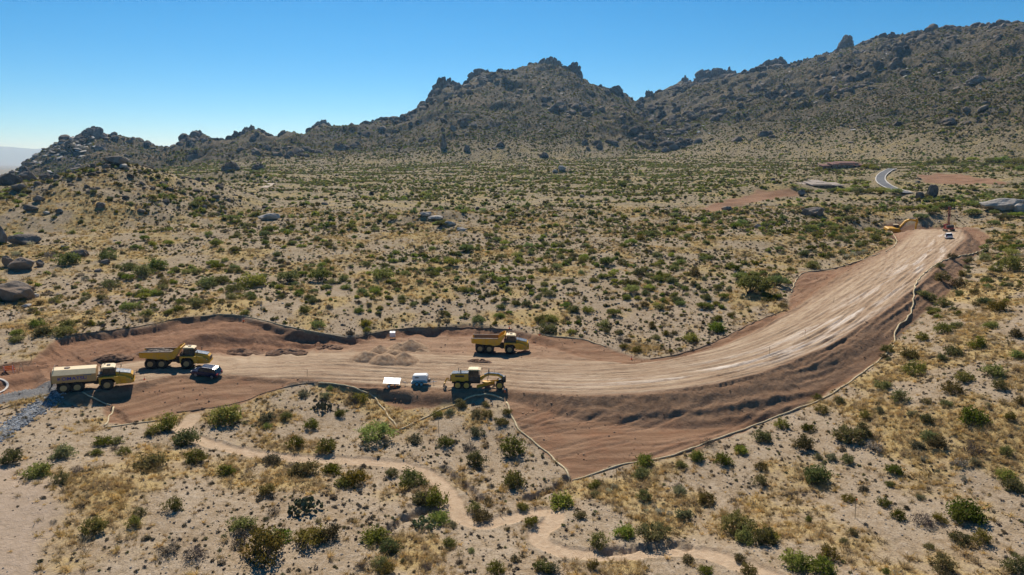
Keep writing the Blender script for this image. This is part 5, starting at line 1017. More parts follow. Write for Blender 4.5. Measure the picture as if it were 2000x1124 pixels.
def motor_grader():
    t = thing('motor_grader', 'yellow motor grader with a cream cab roof, blade down at the road edge', 'grader'); xo = -5.25
    X = lambda q: [(x+xo, z) for x, z in q]
    MB().prism(X([(1.45,1.15),(1.4,2.25),(1.6,2.45),(4.3,2.5),(4.3,1.15)]), -.82, .82).build('engine_cover', K['yellow'], t, .05)
    MB().prism(X([(1.5,2.46),(1.55,2.56),(4.28,2.62),(4.3,2.51)]), -.78, .78).build('engine_top', K['hood'], t)
    MB().box(1.28+xo, 1.44+xo, -.75, .75, 1.2, 2.3).build('radiator', K['black'], t)
    MB().rod((3.0+xo, -.3, 2.6), (3.0+xo, -.3, 3.1), .09).build('exhaust', K['black'], t); MB().rod((2.6+xo, .2, 2.6), (2.6+xo, .2, 3.25), .05).build('air_intake', K['black'], t)
    MB().box(2.1+xo, 3.6+xo, -.85, -.825, 1.95, 2.25).build('badge_plate', K['black'], t)
    cab = MB().prism(X([(4.3,1.2),(4.3,1.9),(6.15,1.9),(6.3,1.5),(6.1,1.1)]), -.8, .8).build('cab', K['black'], t, .03)
    c = MB()
    for y in (-.76, .76):
        for x, x2 in ((4.38, 4.4), (5.2, 5.2), (6.05, 5.95)): c.rod((x+xo, y, 1.9), (x2+xo, y*.93, 3.05), .05)
    c.build('cab_posts', K['black'], cab)
    for y in (-.77, .77):
        for x0, x1 in ((4.43, 5.15), (5.25, 5.98)): MB().add([(x0+xo, y, 1.88), (x1+xo, y, 1.88), (x1+xo, y*.94, 3.03), (x0+xo, y*.94, 3.03), (x0+xo, y*.95, 1.88), (x1+xo, y*.95, 1.88), (x1+xo, y*.89, 3.03), (x0+xo, y*.89, 3.03)], [(0, 1, 2, 3), (7, 6, 5, 4), (0, 4, 5, 1), (1, 5, 6, 2), (2, 6, 7, 3), (3, 7, 4, 0)]).build('window', K['glass'], cab)
    MB().prism(X([(6.02,1.88),(6.07,1.88),(5.97,3.03),(5.92,3.03)]), -.68, .68).build('windscreen', K['glass'], cab)
    MB().prism(X([(4.2,3.05),(4.25,3.2),(4.6,3.28),(5.9,3.26),(6.35,3.12),(6.35,3.05)]), -.92, .92).build('roof', K['cream'], cab, .04)
    # gooseneck frame
    MB().prism(X([(6.0,1.3),(6.1,1.75),(6.9,2.15),(7.6,2.42),(9.2,2.3),(10.0,1.95),(10.15,1.35),(9.8,1.35),(9.65,1.75),(9.1,1.98),(7.7,2.08),(7.0,1.75),(6.5,1.25)]), -.22, .22).build('gooseneck_frame', K['yellow'], t, .03)
    MB().prism(X([(6.9,2.17),(7.6,2.44),(9.2,2.32),(10.0,1.98),(10.0,2.05),(9.2,2.42),(7.6,2.54),(6.85,2.26)]), -.26, .26).build('frame_cover', K['hood'], t)
    MB().prism(X([(9.95,.95),(9.9,1.9),(10.35,2.0),(10.5,1.7),(10.5,.95)]), -.5, .5).build('counterweight', K['black'], t, .05)
    for y in (-.45, .45):
        MB().rod((7.65+xo, y, 2.3), (7.65+xo, y, 3.15), .06).rod((7.65+xo, y, 2.3), (7.4+xo, y*1.7, 1.15), .045).build('lift_cylinder', K['steel'], t)
    MB().path([(9.6+xo, 0, 1.3), (7.6+xo, -.55, .95), (6.9+xo, -.6, .95)], .10).path([(9.6+xo, 0, 1.3), (7.6+xo, .55, .95), (6.9+xo, .6, .95)], .10).build('draw_bar', K['yellow'], t)
    MB().rod((7.2+xo, 0, .84), (7.2+xo, 0, 1.0), .72, n=24).build('turntable', K['yellow'], t)
    mb = MB().prism([(-.05,.02),(-.16,.2),(-.18,.42),(-.08,.68),(-.02,.68),(-.11,.42),(-.09,.22),(.02,.02)], -1.9, 1.9).build('blade', K['yellow'], t); mb.location = (7.2+xo, 0, .06); mb.rotation_euler = (0, 0, R(-48))
    MB().box(.02, .06, -1.9, 1.9, .0, .14).build('cutting_edge', K['steel'], mb)
    MB().box(-.3, .1, -.2, .2, .5, .85).build('blade_bracket', K['yellow'], mb)
    # ripper
    MB().path([(1.35+xo, -.4, 1.1), (.55+xo, -.4, 1.4), (.3+xo, -.4, .9)], .09).path([(1.35+xo, .4, 1.1), (.55+xo, .4, 1.4), (.3+xo, .4, .9)], .09).box(.25+xo, .45+xo, -1.0, 1.0, .75, .98).build('ripper', K['yellow'], t)
    for y in (-.85, -.28, .28, .85): MB().prism(X([(.2,.95),(.05,.3),(.12,.12),(.24,.35),(.38,.95)]), y-.05, y+.05).build('ripper_tooth', K['steel'], t)
    for y in (-1, 1): MB().prism(X([(2.2,.5),(2.2,.95),(4.35,.95),(4.35,.5)]), y*.78, y*.95).build('tandem_case', K['black'], t)
    MB().box(1.5+xo, 6.2+xo, -.5, .5, .75, 1.2).build('rear_frame', K['black'], t)
    for x in (2.55, 4.02):
        for y in (-1.15, 1.15): wheel(t, x+xo, y, .66, .67, .40, .58, 'rim', 18, 'rim')
    for y in (-1.1, 1.1): wheel(t, 9.5+xo, y, .66, .67, .38, .58, 'rim', 18, 'rim')
    MB().rod((9.5+xo, -1.0, .66), (9.5+xo, 1.0, .66), .13).box(9.3+xo, 9.7+xo, -.4, .4, .6, 1.4).build('front_axle', K['black'], t)
    for y in (-.6, .6): MB().rod((6.3+xo, y, 2.9), (6.45+xo, y*1.7, 2.9), .025).box(6.42+xo, 6.48+xo, y*1.55, y*1.9, 2.7, 3.0).build('mirror', K['black'], t)
    MB().rod((8.6+xo, .3, 2.4), (8.6+xo, .3, 3.0), .02).build('antenna', K['black'], t)
    return t
stand(motor_grader(), 927, 757, -2, 1.0, 3.3)

def car(name, label, cat, body, L=4.9, W=1.95, Ht=1.78, pickup=False):
    t = thing(name, label, cat); a = L/2; w = W/2
    lower = [(-a,.42),(-a-.02,.85),(-a+.08,1.10),(a-1.35,1.10),(a-.25,.98),(a,.80),(a,.42),(a-.5,.34),(-a+.4,.34)]
    b = MB().prism(lower, -w, w).build('body', body, t, .09)
    up = [(-a+.12,1.08),(-a+.42,Ht-.06),(-a+.9,Ht),(.35,Ht),(.75,Ht-.08),(a-1.25,1.08)]
    V = [(x, s*(w-.06 if z < 1.2 else w-.24), z) for s in (-1, 1) for x, z in up]; n = len(up)
    g = MB(); g.add(V, [tuple(range(n)), tuple(range(n, 2*n))[::-1]] + [(i+n, (i+1) % n+n, (i+1) % n, i) for i in range(n)]).build('cabin_glass', K['glass'], t, .03)
    r = MB().add([(x, s*(w-.23), z) for s in (-1, 1) for x, z in ((-a+.38, Ht-.09), (-a+.9, Ht+.03), (.4, Ht+.03), (.82, Ht-.07))], [(0, 1, 2, 3), (7, 6, 5, 4), (0, 4, 5, 1), (1, 5, 6, 2), (2, 6, 7, 3), (3, 7, 4, 0)]).build('roof', body, t, .03)
    for s in (-1, 1):
        for x0, x1 in ((-a+.18, -a+.52), (-.95, -.9), (.08, .0)): MB().rod((x0, s*(w-.07), 1.08), (x1, s*(w-.235), Ht-.06), .055, n=6).build('pillar', body, t)
        MB().rod((a-1.28, s*(w-.07), 1.08), (.72, s*(w-.235), Ht-.06), .05, n=6).build('pillar', body, t)
        MB().box(-a+.7, .35, s*(w-.30)-.02, s*(w-.30)+.02, Ht+.05, Ht+.09).build('roof_rail', K['silver'], r)
        MB().box(-a-.035, -a+.15, s*(w-.32)-.13, s*(w-.32)+.2*max(s, 0)+.12, .82, 1.02).build('tail_light', K['redlens'], t)
        MB().box(a-.14, a+.01, s*(w-.35)-.2, s*(w-.35)+.2, .72, .86).build('headlight', K['lamp'], t)
        MB().box(a-1.55, a-1.38, s*(w+.0)-.08, s*w+.12*s+.02, 1.06, 1.22).build('mirror', body, t)
        for x in (-a+.95, a-.98): wheel(t, x, s*(w-.12), .36, .37, .25, .62, 'silver', 0)
    MB().box(-a-.05, -a+.05, -.3, .3, .62, .76).build('number_plate', K['white'], t)
    return t
stand(car('suv', 'navy blue estate car parked on the dirt road below the loaded dump truck', 'car', K['navy']), 404, 733, 172, 1.0, 1.5)
stand(car('suv', 'white car with dark glass parked at the foot of the drill rig', 'car', K['white']), 1853, 466, 62, 1.0, 1.5)

def compressor():
    t = thing('compressor_trailer', 'white and teal compressor trailer on twin wheels beside the grader', 'trailer')
    MB().prism([(-1.35,.75),(-1.35,1.75),(-1.15,1.95),(1.05,1.95),(1.3,1.7),(1.3,.75)], -.8, .8).build('canopy', K['white'], t, .06)
    MB().prism([(-1.5,.45),(-1.5,.8),(-1.2,1.05),(.9,1.05),(1.25,.75),(1.25,.45)], -.86, .86).build('lower_body', K['teal'], t, .04)
    MB().box(-1.62, -1.48, -.85, .85, .4, .75).build('rear_bumper', K['white'], t)
    for y in (-1, 1): MB().box(-.9, -.2, y*.80, y*.815, 1.45, 1.62).build('louvre', K['black'], t)
    MB().path([(1.25, -.6, .55), (2.6, 0, .55)], .05).path([(1.25, .6, .55), (2.6, 0, .55)], .05).path([(2.5, 0, .55), (2.9, 0, .62)], .06).build('drawbar', K['white'], t)
    MB().rod((2.3, 0, .0), (2.3, 0, .95), .045).rod((2.3, -.15, .95), (2.3, .15, .95), .02).build('jack', K['silver'], t)
    MB().box(1.3, 1.75, -.4, .4, .6, 1.1).path([(1.4, -.5, .6), (1.4, -.5, 1.5), (1.8, -.3, 1.3)], .03).build('hose_reel', K['steel'], t)
    for x in (-.55, .25):
        for y in (-.88, .88): wheel(t, x, y, .36, .36, .22, .6, 'teal', 0, 'silver')
    MB().prism([(-1.05,.72),(-.85,.84),(.5,.84),(.75,.72),(.72,.68),(.48,.79),(-.83,.79),(-1.0,.68)], -1.0, -.84).build('mudguard', K['teal'], t)
    return t
stand(compressor(), 822, 751, -1, .95, 1.2)
def flat_trailer():
    t = thing('flat_trailer', 'small white flatbed trailer with a tilted deck beside an orange cone', 'trailer')
    deck = bpy.data.objects.new('deck', None); scene.collection.objects.link(deck); deck.parent = t; deck.location = (0, 0, 1.0); deck.rotation_euler = (R(7), R(3), 0)
    for k in range(7): MB().box(-1.5, 1.5, -1.05+k*.3, -1.05+k*.3+.285, -.02, .02).build('plank', K['white'], deck)
    MB().box(-1.52, 1.52, -1.08, -1.0, -.10, -.025).box(-1.52, 1.52, 1.0, 1.08, -.10, -.025).box(-1.5, -1.42, -1, 1, -.10, -.025).box(1.42, 1.5, -1, 1, -.10, -.025).build('deck_frame', K['silver'], deck)
    MB().rod((-.5, -.8, .3), (-.5, .8, .3), .04).path([(-.5, -.6, .3), (-.5, -.6, .9)], .04).path([(-.5, .6, .3), (-.5, .6, .9)], .04).build('axle', K['silver'], t)
    for y in (-.85, .85): wheel(t, -.5, y, .3, .31, .2, .6, 'white', 0, 'silver')
    MB().path([(1.4, -.6, .85), (2.5, 0, .5)], .04).path([(1.4, .6, .85), (2.5, 0, .5)], .04).path([(2.4, 0, .5), (2.9, 0, .5)], .05).rod((2.35, 0, 0), (2.35, 0, .8), .035).build('drawbar', K['silver'], t)
    return t
stand(flat_trailer(), 766, 753, 2, .92, 1.0)
def cone(px, py, label, h=.75):
    p = drape([px], [py])[0]; t = thing('traffic_cone', label, 'cone', 'orange markers on the works'); s = h/.75
    MB().box(-.2, .2, -.2, .2, 0, .04).rod((0, 0, .04), (0, 0, .75), .14, .03, 12).build('cone_body', K['orange'], t); MB().rod((0, 0, .35), (0, 0, .5), .105, .078, 12).build('band', K['white'], t)
    t.location = (p[0], p[1], float(H(p[:1], p[1:2])[0])-.01); t.scale = (s,)*3
for a in ((771,757,'orange cone standing in front of the white flatbed trailer',.95),(986,766,'orange cone by the front wheel of the grader',.9),(995,642,'orange cone on the bank above the empty dump truck',.8),(1054,655,'orange cone near the fence end past the empty dump truck',.7),(1233,702,'orange cone where the bank meets the road bend',.7),(476,628,'orange marker on the cut bank',.8),(282,742,'orange cone beside the road below the rubble truck',.6)): cone(*a)

def excavator():
    t = thing('excavator', 'yellow excavator arm arched over the crest, its body hidden beyond', 'excavator')
    for y in (-1.3, 1.3): MB().prism([(-2.2,.1),(-2.4,.5),(-2.1,.95),(2.1,.95),(2.4,.5),(2.2,.1)], y-.3, y+.3).build('track', K['black'], t, .05)
    MB().box(-1.0, 1.0, -1.0, 1.0, .6, 1.15).build('undercarriage', K['black'], t)
    MB().prism([(-2.6,1.2),(-2.6,2.2),(-2.2,2.4),(.8,2.35),(1.5,1.9),(1.5,1.2)], -1.4, 1.4).build('house', K['yellow'], t, .06)
    cab = MB().prism([(-.1,2.0),(-.1,3.1),(1.3,3.1),(1.7,2.2),(1.6,1.3),(.2,1.3)], .45, 1.4).build('cab', K['black'], t, .04)
    MB().box(.0, 1.35, .42, 1.43, 3.1, 3.2).build('roof', K['cream'], cab)
    MB().prism([(1.2,1.7),(1.0,2.2),(2.6,4.7),(4.0,5.35),(6.0,5.0),(6.05,4.55),(4.0,4.75),(3.0,4.2),(1.6,1.8)], -.3, .3).build('boom', K['yellow'], t, .03)
    MB().prism([(5.55,5.45),(6.2,5.35),(6.5,4.6),(6.35,2.0),(6.1,2.0),(5.9,4.5)], -.2, .2).build('arm', K['yellow'], t, .03)
    MB().prism([(6.0,2.1),(6.6,2.0),(6.7,1.2),(6.0,.7),(5.3,1.0),(5.5,1.3),(5.9,1.3)], -.6, .6).build('bucket', K['steel'], t, .03)
    for y in (-.45, .45): MB().rod((1.3, y, 1.5), (3.0, y, 4.2), .09).build('boom_ram', K['silver'], t)
    MB().rod((3.6, 0, 5.4), (5.65, 0, 5.4), .09).build('arm_ram', K['silver'], t)
    return t
_ex = at_z(1746, 441, 270.); EXC = excavator(); stand(EXC, 0, 0, -2, 1.3, 2.0, (_ex[0], _ex[1]))
def drill_rig():
    t = thing('drill_rig', 'red crawler drill rig with a tall lattice mast at the end of the road', 'drill rig')
    for y in (-1.1, 1.1): MB().prism([(-1.8,.05),(-2.0,.4),(-1.7,.8),(1.7,.8),(2.0,.4),(1.8,.05)], y-.25, y+.25).build('track', K['black'], t, .04)
    MB().box(-2.0, .6, -1.0, 1.0, .8, 2.0).build('engine_house', K['red'], t, .05); MB().box(-2.05, -.9, -1.05, 1.05, 1.3, 2.2).build('radiator_box', K['black'], t, .04)
    cab = MB().prism([(.6,.9),(.6,2.5),(1.6,2.5),(1.8,1.8),(1.8,.9)], .1, 1.1).build('cab', K['red'], t, .04); MB().prism([(.75,1.6),(.75,2.35),(1.5,2.35),(1.72,1.75),(1.72,1.6)], .07, 1.13).build('window', K['glass'], cab)
    m = MB()
    for x in (-.28, .28):
        for y in (-.28, .28): m.rod((x, y, 0), (x, y, 8.0), .05, n=6)
    for k in range(10):
        z = .4+k*.76
        for a, b in (((-.28, -.28), (.28, -.28)), ((.28, -.28), (.28, .28)), ((.28, .28), (-.28, .28)), ((-.28, .28), (-.28, -.28))): m.rod((*a, z), (*b, z+.7), .03, n=5)
    ms = m.build('mast', K['red'], t); ms.location = (2.1, -.5, .4); ms.rotation_euler = (R(4), R(-3), 0)
    MB().rod((0, 0, .2), (0, 0, 7.6), .08).box(-.25, .25, -.3, .3, 4.6, 5.4).build('drill_head', K['black'], ms)
    MB().box(-.4, .4, -.4, .4, 8.0, 8.25).build('crown_block', K['black'], ms)
    MB().path([(.6, -.3, 1.2), (2.0, -.5, 2.4)], .12).path([(.6, -.7, 1.6), (2.0, -.5, 3.6)], .08).build('boom', K['red'], t)
    return t
stand(drill_rig(), 1853, 452, 75, 1.0, 1.6)

# ------------------------------------------------------------------ erosion rolls, stakes, heaps
def tube_mesh(name, P, r, mat, n=7, sag=.03):
    P = np.asarray(P); V = []; F = []; m = len(P)
    for i in range(m):
        d = P[min(i+1, m-1)]-P[max(i-1, 0)]; d /= np.linalg.norm(d); a = np.cross(d, (0, 0, 1)); a /= np.linalg.norm(a); b = np.cross(a, d)
        rr = r*(1+.14*math.sin(i*2.1)+.08*math.sin(i*.7+1))
        for k in range(n):
            t = 6.2832*k/n; V.append(P[i]+a*rr*1.15*math.cos(t)+b*rr*math.sin(t))
    for i in range(m-1):
        for k in range(n): F.append((i*n+k, i*n+(k+1) % n, (i+1)*n+(k+1) % n, (i+1)*n+k))
    F += [tuple(range(n))[::-1], tuple(range((m-1)*n, m*n))]
    return mesh_from(name, [tuple(v) for v in V], F, mat, True)
K['straw'] = flat_mat('straw_roll', (.45,.36,.22), (.66,.56,.38), 3.0, .95, .05, bump=.05); K['sock'] = flat_mat('dark_sock', (.05,.045,.04), (.13,.11,.09), 4.0, .9)
def resample(P, step):
    L = np.concatenate([[0], np.cumsum(np.linalg.norm(np.diff(P[:, :2], axis=0), axis=1))]); s = np.arange(0, L[-1], step)
    return np.stack([np.interp(s, L, P[:, i]) for i in range(3)], -1)
def wattle(px, label, mat='straw', r=.125, name='straw_wattle', cat='straw roll'):
    q = drape(*smooth_line(px, 2).T); q = resample(q, .7)
    q[:, 0] += .12*np.sin(np.arange(len(q))*.9); q[:, 2] = H(q[:, 0], q[:, 1]) + r*.75
    o = bpy.data.objects.new(name, tube_mesh(name, q, r, K[mat])); scene.collection.objects.link(o); tag(o, label, cat, 'erosion rolls round the works')
wattle([(622,749),(660,751),(690,758),(728,772),(745,795),(765,822),(779,841)], 'straw roll running down past the pale green tree to a sharp corner')
wattle([(780,841),(820,822),(860,802),(895,790),(915,777),(945,770),(972,774),(988,785)], 'straw roll rising from the sharp corner to the mound below the grader')
wattle([(989,787),(998,810),(1008,835),(1030,855),(1060,878),(1090,905),(1105,920),(1116,939)], 'straw roll dropping from the mound to the lowest point of the cleared ground')
wattle([(1118,940),(1160,928),(1200,912),(1240,904),(1290,898),(1340,882),(1400,858),(1440,845),(1500,822),(1560,798),(1600,785),(1650,755),(1690,725),(1725,700),(1745,675)], 'longest straw roll along the foot of the road embankment')
wattle([(1746,672),(1748,655),(1750,640),(1778,620),(1784,590),(1785,570),(1790,550),(1805,535)], 'zigzag straw roll beside the upper embankment')
wattle([(1806,534),(1830,515),(1860,503),(1900,497),(1930,485),(1945,475)], 'straw roll closing off the slope near the drill rig')
wattle([(1545,572),(1555,545),(1570,531),(1620,528),(1680,510),(1720,495)], 'straw roll around the bare spur above the road')
wattle([(1730,492),(1748,482),(1753,470),(1742,455),(1716,437)], 'straw roll curling past the excavator')
wattle([(1050,652),(1075,658),(1110,660),(1145,664),(1185,679)], 'straw roll on the bank past the empty dump truck', r=.11)
wattle([(392,619),(440,613),(500,622),(560,639),(620,650),(682,661)], 'straw roll along the top of the tall cut bank', r=.10)
wattle([(695,661),(760,645),(830,640),(920,641),(1005,645)], 'dark sediment sock along the bank above the gravel heaps', 'sock', .09, 'sediment_sock', 'sediment sock')
wattle([(140,655),(220,646),(290,636),(350,622),(385,620)], 'dark sediment sock on the rim of the red cut', 'sock', .08, 'sediment_sock', 'sediment sock')
wattle([(162,768),(185,779),(205,790),(222,794)], 'short straw roll under the front of the water truck', r=.10)
wattle([(222,796),(216,812),(204,834)], 'short straw roll heading downhill from the water truck', r=.10)
wattle([(206,836),(250,830),(300,824),(345,812)], 'thin straw roll at the lower edge of the dug soil below the water truck', r=.10)
wattle([(-20,806),(20,795),(60,782),(105,768)], 'dark sediment sock leading to the back of the water truck', 'sock', .08, 'sediment_sock', 'sediment sock')
wattle([(1270,702),(1320,695),(1390,673),(1450,641),(1500,619),(1535,606)], 'dark sediment sock along the upper edge of the bend', 'sock', .06, 'sediment_sock', 'sediment sock')
wattle([(345,806),(400,800),(470,788),(520,766),(590,750),(620,748)], 'dark sediment sock over the mound between trail and road', 'sock', .06, 'sediment_sock', 'sediment sock')

def stake(px, py, h, label, flag=True):
    p = drape([px], [py])[0]; t = thing('survey_stake', label, 'stake', 'survey stakes')
    MB().box(-.035, .035, -.02, .02, -.2, h, (R(random.uniform(-4, 4)), R(random.uniform(-5, 5)), 0), (0, 0, 0)).build('post', K['wood'], t)
    if flag: MB().box(-.09, .09, -.026, .026, h-.22, h-.06).build('ribbon', K['orange'], t)
    t.location = (p[0], p[1], float(H(p[:1], p[1:2])[0])); t.rotation_euler = (0, 0, random.random())
for i, a in enumerate([(1628,592,1.3,'wooden stake high on the pale road lane'),(1572,657,1.3,'wooden stake midway along the rising road'),(1503,692,1.4,'wooden stake where the road starts to climb'),(1670,1012,2.4,'tall thin stake among bushes below the embankment'),(1557,990,1.9,'shorter thin stake on the grassy slope below the embankment'),(1455,955,1.8,'thin stake on the open slope below the straw roll corner'),(857,846,2.0,'thin stake beside the dip below the grader'),(917,862,1.8,'thin stake near a dark bush below the grader'),(1204,938,1.5,'thin stake just below the lowest straw roll'),(1328,640,1.6,'thin stake on the slope beyond the road bend'),(600,735,1.2,'wooden stake by the road edge above the mound'),(62,705,1.4,'dark post at the start of the red cut')]): stake(*a, flag=(i in (1, 3)))

# gravel heaps dumped side by side
K['gravel'] = flat_mat('dumped_gravel', (.26,.165,.10), (.40,.285,.19), 1.6, .95, .08, bump=.12)
HEAPS = [(716,700,4.6,1.6,'leftmost low gravel heap in the row of dumped heaps'),(742,690,4.2,1.5,'gravel heap second in the dumped row, below the white box'),(752,706,4.8,1.7,'front gravel heap spilling onto the road'),(768,697,4.2,1.6,'gravel heap in the middle of the dumped group'),(788,704,4.6,1.5,'reddish front heap beside the middle of the dumped group'),(800,682,5.2,2.1,'tallest gravel heap at the end of the dumped group'),(778,682,4.0,1.5,'rear gravel heap tucked behind the middle one'),(822,690,3.4,1.0,'small rounded heap past the tallest gravel heap')]
_p = drape([q[0] for q in HEAPS], [q[1] for q in HEAPS])
for i, (q, p) in enumerate(zip(HEAPS, _p)):
    o = bpy.data.objects.new('gravel_heap', heap_mesh('gravel_heap', 40+i, q[2]*1.5, q[2]*1.25, q[3], K['gravel'], 36, .10, .9)); scene.collection.objects.link(o)
    o.location = (p[0], p[1], float(H(p[:1], p[1:2])[0])+.03); o.rotation_euler = (0, 0, i*1.3); tag(o, q[4], 'gravel heap', 'dumped gravel heaps')
K['soil'] = flat_mat('turned_soil', (.13,.075,.05), (.27,.17,.115), 1.4, .95, .06, bump=.15)
for i, (px, py, w, d, h, lab) in enumerate([(936,707,5.0,2.0,.5,'low clump of dark turned soil in front of the empty dump truck'),(470,690,9,4,.9,'long mound of rough soil under the cut bank'),(560,688,8,4,.8,'rough soil mound beside the gravel heaps'),(220,700,7,3,.8,'windrow of soil behind the water truck'),(300,690,9,3,.7,'curved soil ridge behind the rubble truck'),(640,680,6,3,.6,'small soil mound between cut bank and gravel heaps')]):
    p = drape([px], [py])[0]; o = bpy.data.objects.new('soil_mound', heap_mesh('soil_mound', 60+i, w, d, h, K['soil'], 34, .35, .8)); scene.collection.objects.link(o); o.location = (p[0], p[1], float(H(p[:1], p[1:2])[0])+.02); o.rotation_euler = (0, 0, .15*i-.2); tag(o, lab, 'soil mound', 'mounds of loose soil')
# white box behind the heaps
t = thing('water_tote', 'white box-shaped tank on a pallet behind the gravel heaps', 'tank'); MB().box(-.6, .6, -.5, .5, .14, 1.15).build('tank_body', K['white'], t, .06); MB().rod((0, 0, 1.15), (0, 0, 1.25), .14).build('cap', K['black'], t)
MB().box(-.62, .62, -.52, .52, .10, .14).box(-.62, -.5, -.52, .52, 0, .1).box(.5, .62, -.52, .52, 0, .1).box(-.06, .06, -.52, .52, 0, .1).build('pallet', K['wood'], t); stand(t, 767, 662, 8, 1.0, .6)
# barricades at the entrance
for i, (px, py, lab) in enumerate([(20,727,'orange and white barricade by the entrance'),(42,728,'pair of pale leaning boards by the barricade')]):
    t = thing('barricade', lab, 'barricade')
    if i == 0:
        for z in (.45, .75, 1.05): MB().box(-.9, .9, -.03, .03, z-.1, z+.1).build('rail', K['orange'], t)
        for x in (-.7, .7): MB().path([(x, -.35, 0), (x, 0, 1.2), (x, .35, 0)], .035).build('leg', K['white'], t)
    else:
        for x, a in ((-.35, 10), (.35, -16)): MB().box(x-.08, x+.08, -.02, .02, 0, 1.5, (0, R(a), 0), (x, 0, 0)).build('board', K['cream'], t)
    stand(t, px, py, 5, 1.0, .5)

# stone-lined ditch running from the water truck to the frame edge
def riprap():
    line = resample(drape(*smooth_line([(118,764),(100,778),(70,800),(35,826),(-10,856),(-40,875)], 2).T), .2); out = []
    for _ in range(2600):
        p = line[rng.integers(len(line))]; d = rng.normal(size=2)*.62; out.append(['a', p[0]+d[0], p[1]+d[1]*1.2, 0, .10+.16*rng.random(), rng.random()*6.28])
    z = H(np.array([q[1] for q in out]), np.array([q[2] for q in out]))
    for q, zz in zip(out, z): q[3] = float(zz)
    gm = flat_mat('grey_riprap', (.10,.11,.125), (.42,.43,.44), 1.2, .9, .15, vary=.5); ms = []
    for i in range(4):
        me = make_rock('riprap', 180+i, 2, .8); me.materials.clear(); me.materials.append(gm); ms.append(me)
    instancer('riprap_stones', {'a': ms}, out, .6)
riprap()
# ribbons laid over the ground
def ribbon(name, line, w, mat, lift=.06, kind='structure', thick=.0):
    P = np.asarray(line); d = np.gradient(P[:, :2], axis=0); d /= np.linalg.norm(d, axis=1, keepdims=True); nrm = np.stack([-d[:, 1], d[:, 0]], -1)
    k = 7; V = []; F = []
    for i in range(len(P)):
        for j in range(k):
            q = P[i, :2]+nrm[i]*w*(j/(k-1)-.5); V.append((q[0], q[1], P[i, 2]+lift))
    F = [(i*k+j, (i+1)*k+j, (i+1)*k+j+1, i*k+j+1) for i in range(len(P)-1) for j in range(k-1)]
    me = mesh_from(name, V, F, mat, True); o = bpy.data.objects.new(name, me); scene.collection.objects.link(o); o['kind'] = kind
    if thick: md = o.modifiers.new('thick', 'SOLIDIFY'); md.thickness = thick; md.offset = 1
    return P, nrm
K['asphalt'] = flat_mat('asphalt', (.10,.105,.115), (.16,.165,.175), .8, .85); K['concrete'] = flat_mat('concrete', (.50,.47,.43), (.62,.59,.55), 1.5, .9)
def far_road():
    P = resample(drape(*smooth_line([(1744,331),(1736,334),(1726,340),(1719,348),(1720,357),(1732,366),(1752,374),(1778,381)], 3).T), 3.0)
    for _ in range(12): P[1:-1, 2] = .25*P[:-2, 2]+.5*P[1:-1, 2]+.25*P[2:, 2]
    P[:, 2] = np.maximum(P[:, 2], H(P[:, 0], P[:, 1])+.35)
    P, n = ribbon('asphalt_road', P, 5.4, K['asphalt'], .35)
    for s in (-1, 1):
        Q = P.copy(); Q[:, :2] += n*2.9*s; ribbon('kerb', Q, .6, K['concrete'], .42, thick=.12)
far_road()
Q = resample(drape(*smooth_line([(-40,735),(0,741),(14,748),(16,757),(4,768),(-40,778)], 3).T), .3); Q[:, 2] = H(Q[:, 0], Q[:, 1]); ribbon('kerb', Q, .34, K['concrete'], .06, thick=.12)
# pale dirt track far out on the plain
Q = resample(drape(*smooth_line([(515,368),(530,362),(527,356),(515,353)], 3).T), 2.5); Q[:, 2] = H(Q[:, 0], Q[:, 1])
ribbon('dirt_track', Q, 5, flat_mat('pale_track', (.40,.33,.26), (.48,.40,.32), .5, .95), .4)

# ------------------------------------------------------------------ far houses
K['stone'] = flat_mat('house_stone', (.17,.12,.09), (.30,.225,.17), .6, .9); K['roofpale'] = flat_mat('pale_roof', (.30,.25,.21), (.42,.36,.31), .4, .9); K['roofred'] = flat_mat('red_brown_roof', (.17,.09,.075), (.25,.14,.115), .4, .9)
def house(px, py, label, wings, roof, yaw=0):
    p = drape([px], [py])[0]; m = (p[1]*CP-(p[2]-CAM_H)*SP)/FPX; t = thing('house', label, 'house')
    for (x0, x1, y0, d, h) in wings:                     # pixels across, metres deep and high
        w = MB().box(x0*m, x1*m, y0, y0+d, -3, h).build('wall', K['stone'], t)
        MB().box(x0*m-1.2, x1*m+1.2, y0-1.4, y0+d+1.2, h+.002, h+.45, (R(9), 0, 0)).build('roof', roof, t).rotation_euler = (0, 0, 0)
        n = max(2, int((x1-x0)*m/3.6))
        for k in range(n):
            a = x0*m+(x1-x0)*m*(k+.18)/n; b = x0*m+(x1-x0)*m*(k+.82)/n
            wi = MB().box(a, b, y0-.06, y0+.05, .5, h-.5).build('window', K['black'], w); MB().box(a+.1, b-.1, y0-.085, y0-.061, .6, h-.6).build('pane', K['glass'], wi)
    t.location = (p[0], p[1], float(H(p[:1], p[1:2])[0])+.6); t.rotation_euler = (0, 0, R(yaw))
house(1612, 370, 'low stone house with pale flat roofs among green trees', [(-42,-16,4,8,1.8),(-26,12,0,9,2.5),(-8,8,6,8,3.4),(18,38,3,8,2.0)], K['roofpale'], 6)
house(1652, 330, 'long dark red-brown roofed house higher up the slope', [(-42,-20,3,9,2.6),(-26,14,0,12,4.2),(-8,30,5,10,5.2),(16,40,2,10,3.2)], K['roofred'], 3)
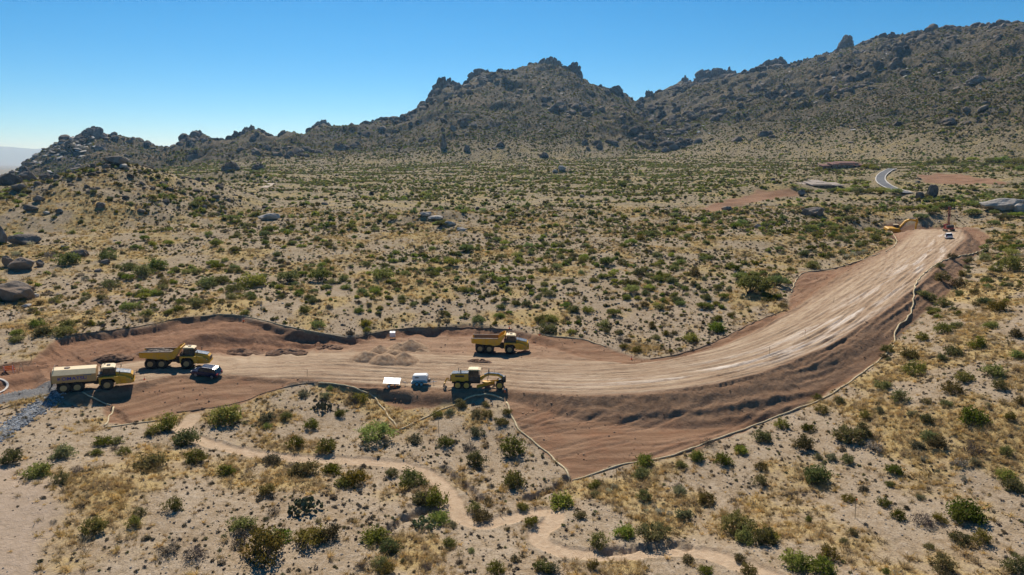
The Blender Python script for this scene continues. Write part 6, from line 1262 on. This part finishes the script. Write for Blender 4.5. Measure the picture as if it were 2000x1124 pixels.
def tree_ring(spots, kind, label, group):
    ps = drape([q[0] for q in spots], [q[1] for q in spots]); rank = np.argsort(np.argsort([q[0] for q in spots]))
    for i, (q, p) in enumerate(zip(spots, ps)):
        me, st = PROTO[kind][i % len(PROTO[kind])]; m = (p[1]*CP-(p[2]-CAM_H)*SP)/FPX; sc = q[2]*m/2.1
        o = thing(kind, ('first second third fourth fifth sixth seventh eighth ninth tenth eleventh twelfth thirteenth'.split()[rank[i]]+' tree from the left '+label), 'tree', group); o.location = (p[0], p[1], p[2]-.1); o.scale = (sc, sc, sc*.85); o.rotation_euler = (0, 0, i*1.7)
        for nm, mm in zip(('crown', 'trunk'), (me, st)):
            c = bpy.data.objects.new(nm, mm); scene.collection.objects.link(c); c.parent = o
tree_ring([(1565,374,18),(1580,376,16),(1598,377,16),(1625,376,20),(1645,377,22),(1662,376,24),(1680,378,26),(1700,378,26),(1725,378,28),(1745,380,30),(1670,368,18),(1690,366,16),(1550,366,16)], 'palo_verde_tree', 'in the green belt in front of the pale-roofed house', 'trees round the pale-roofed house')
tree_ring([(1690,330,22),(1706,332,20),(1600,332,14),(1620,334,12),(1575,334,12)], 'mesquite_tree', 'of the dark ones crowding the red-brown roofed house', 'trees round the red-brown roofed house')
tree_ring([(1790,322,18),(1815,322,22),(1835,320,26),(1860,318,26),(1900,316,22),(1935,318,24),(1960,318,28),(1985,322,32),(1995,335,26),(1920,325,18),(1880,326,18),(1970,330,20)], 'palo_verde_tree', 'in the bright belt above the reddish cleared patch', 'green belt above the cleared patch')
tree_ring([(1795,428,26),(1820,418,30),(1850,408,28),(1835,405,24),(1900,420,30),(1920,405,26),(1895,400,22),(1960,430,26),(1985,425,28),(1940,440,24)], 'mesquite_tree', 'on the flat between the drill rig and the whaleback boulder', 'trees near the whaleback boulder')

# ------------------------------------------------------------------ the desert air
def haze():
    x0, x1, y0, y1, z0, z1 = -52000, 52000, -400, 46000, -95, 1150
    V = [(x, y, z) for z in (z0, z1) for y in (y0, y1) for x in (x0, x1)]
    F = [(0, 2, 3, 1), (4, 5, 7, 6), (0, 1, 5, 4), (1, 3, 7, 5), (3, 2, 6, 7), (2, 0, 4, 6)]
    m = NT('haze_air'); v = m.n('VolumePrincipled', {'Color': (.32,.62,1.0), 'Absorption Color': (1,1,1), 'Density': .00004, 'Anisotropy': .5})
    m.t.links.new(v.outputs[0], m.out.inputs['Volume'])
    o = bpy.data.objects.new('haze', mesh_from('haze', V, F, m.m)); scene.collection.objects.link(o); o['kind'] = 'stuff'
haze()
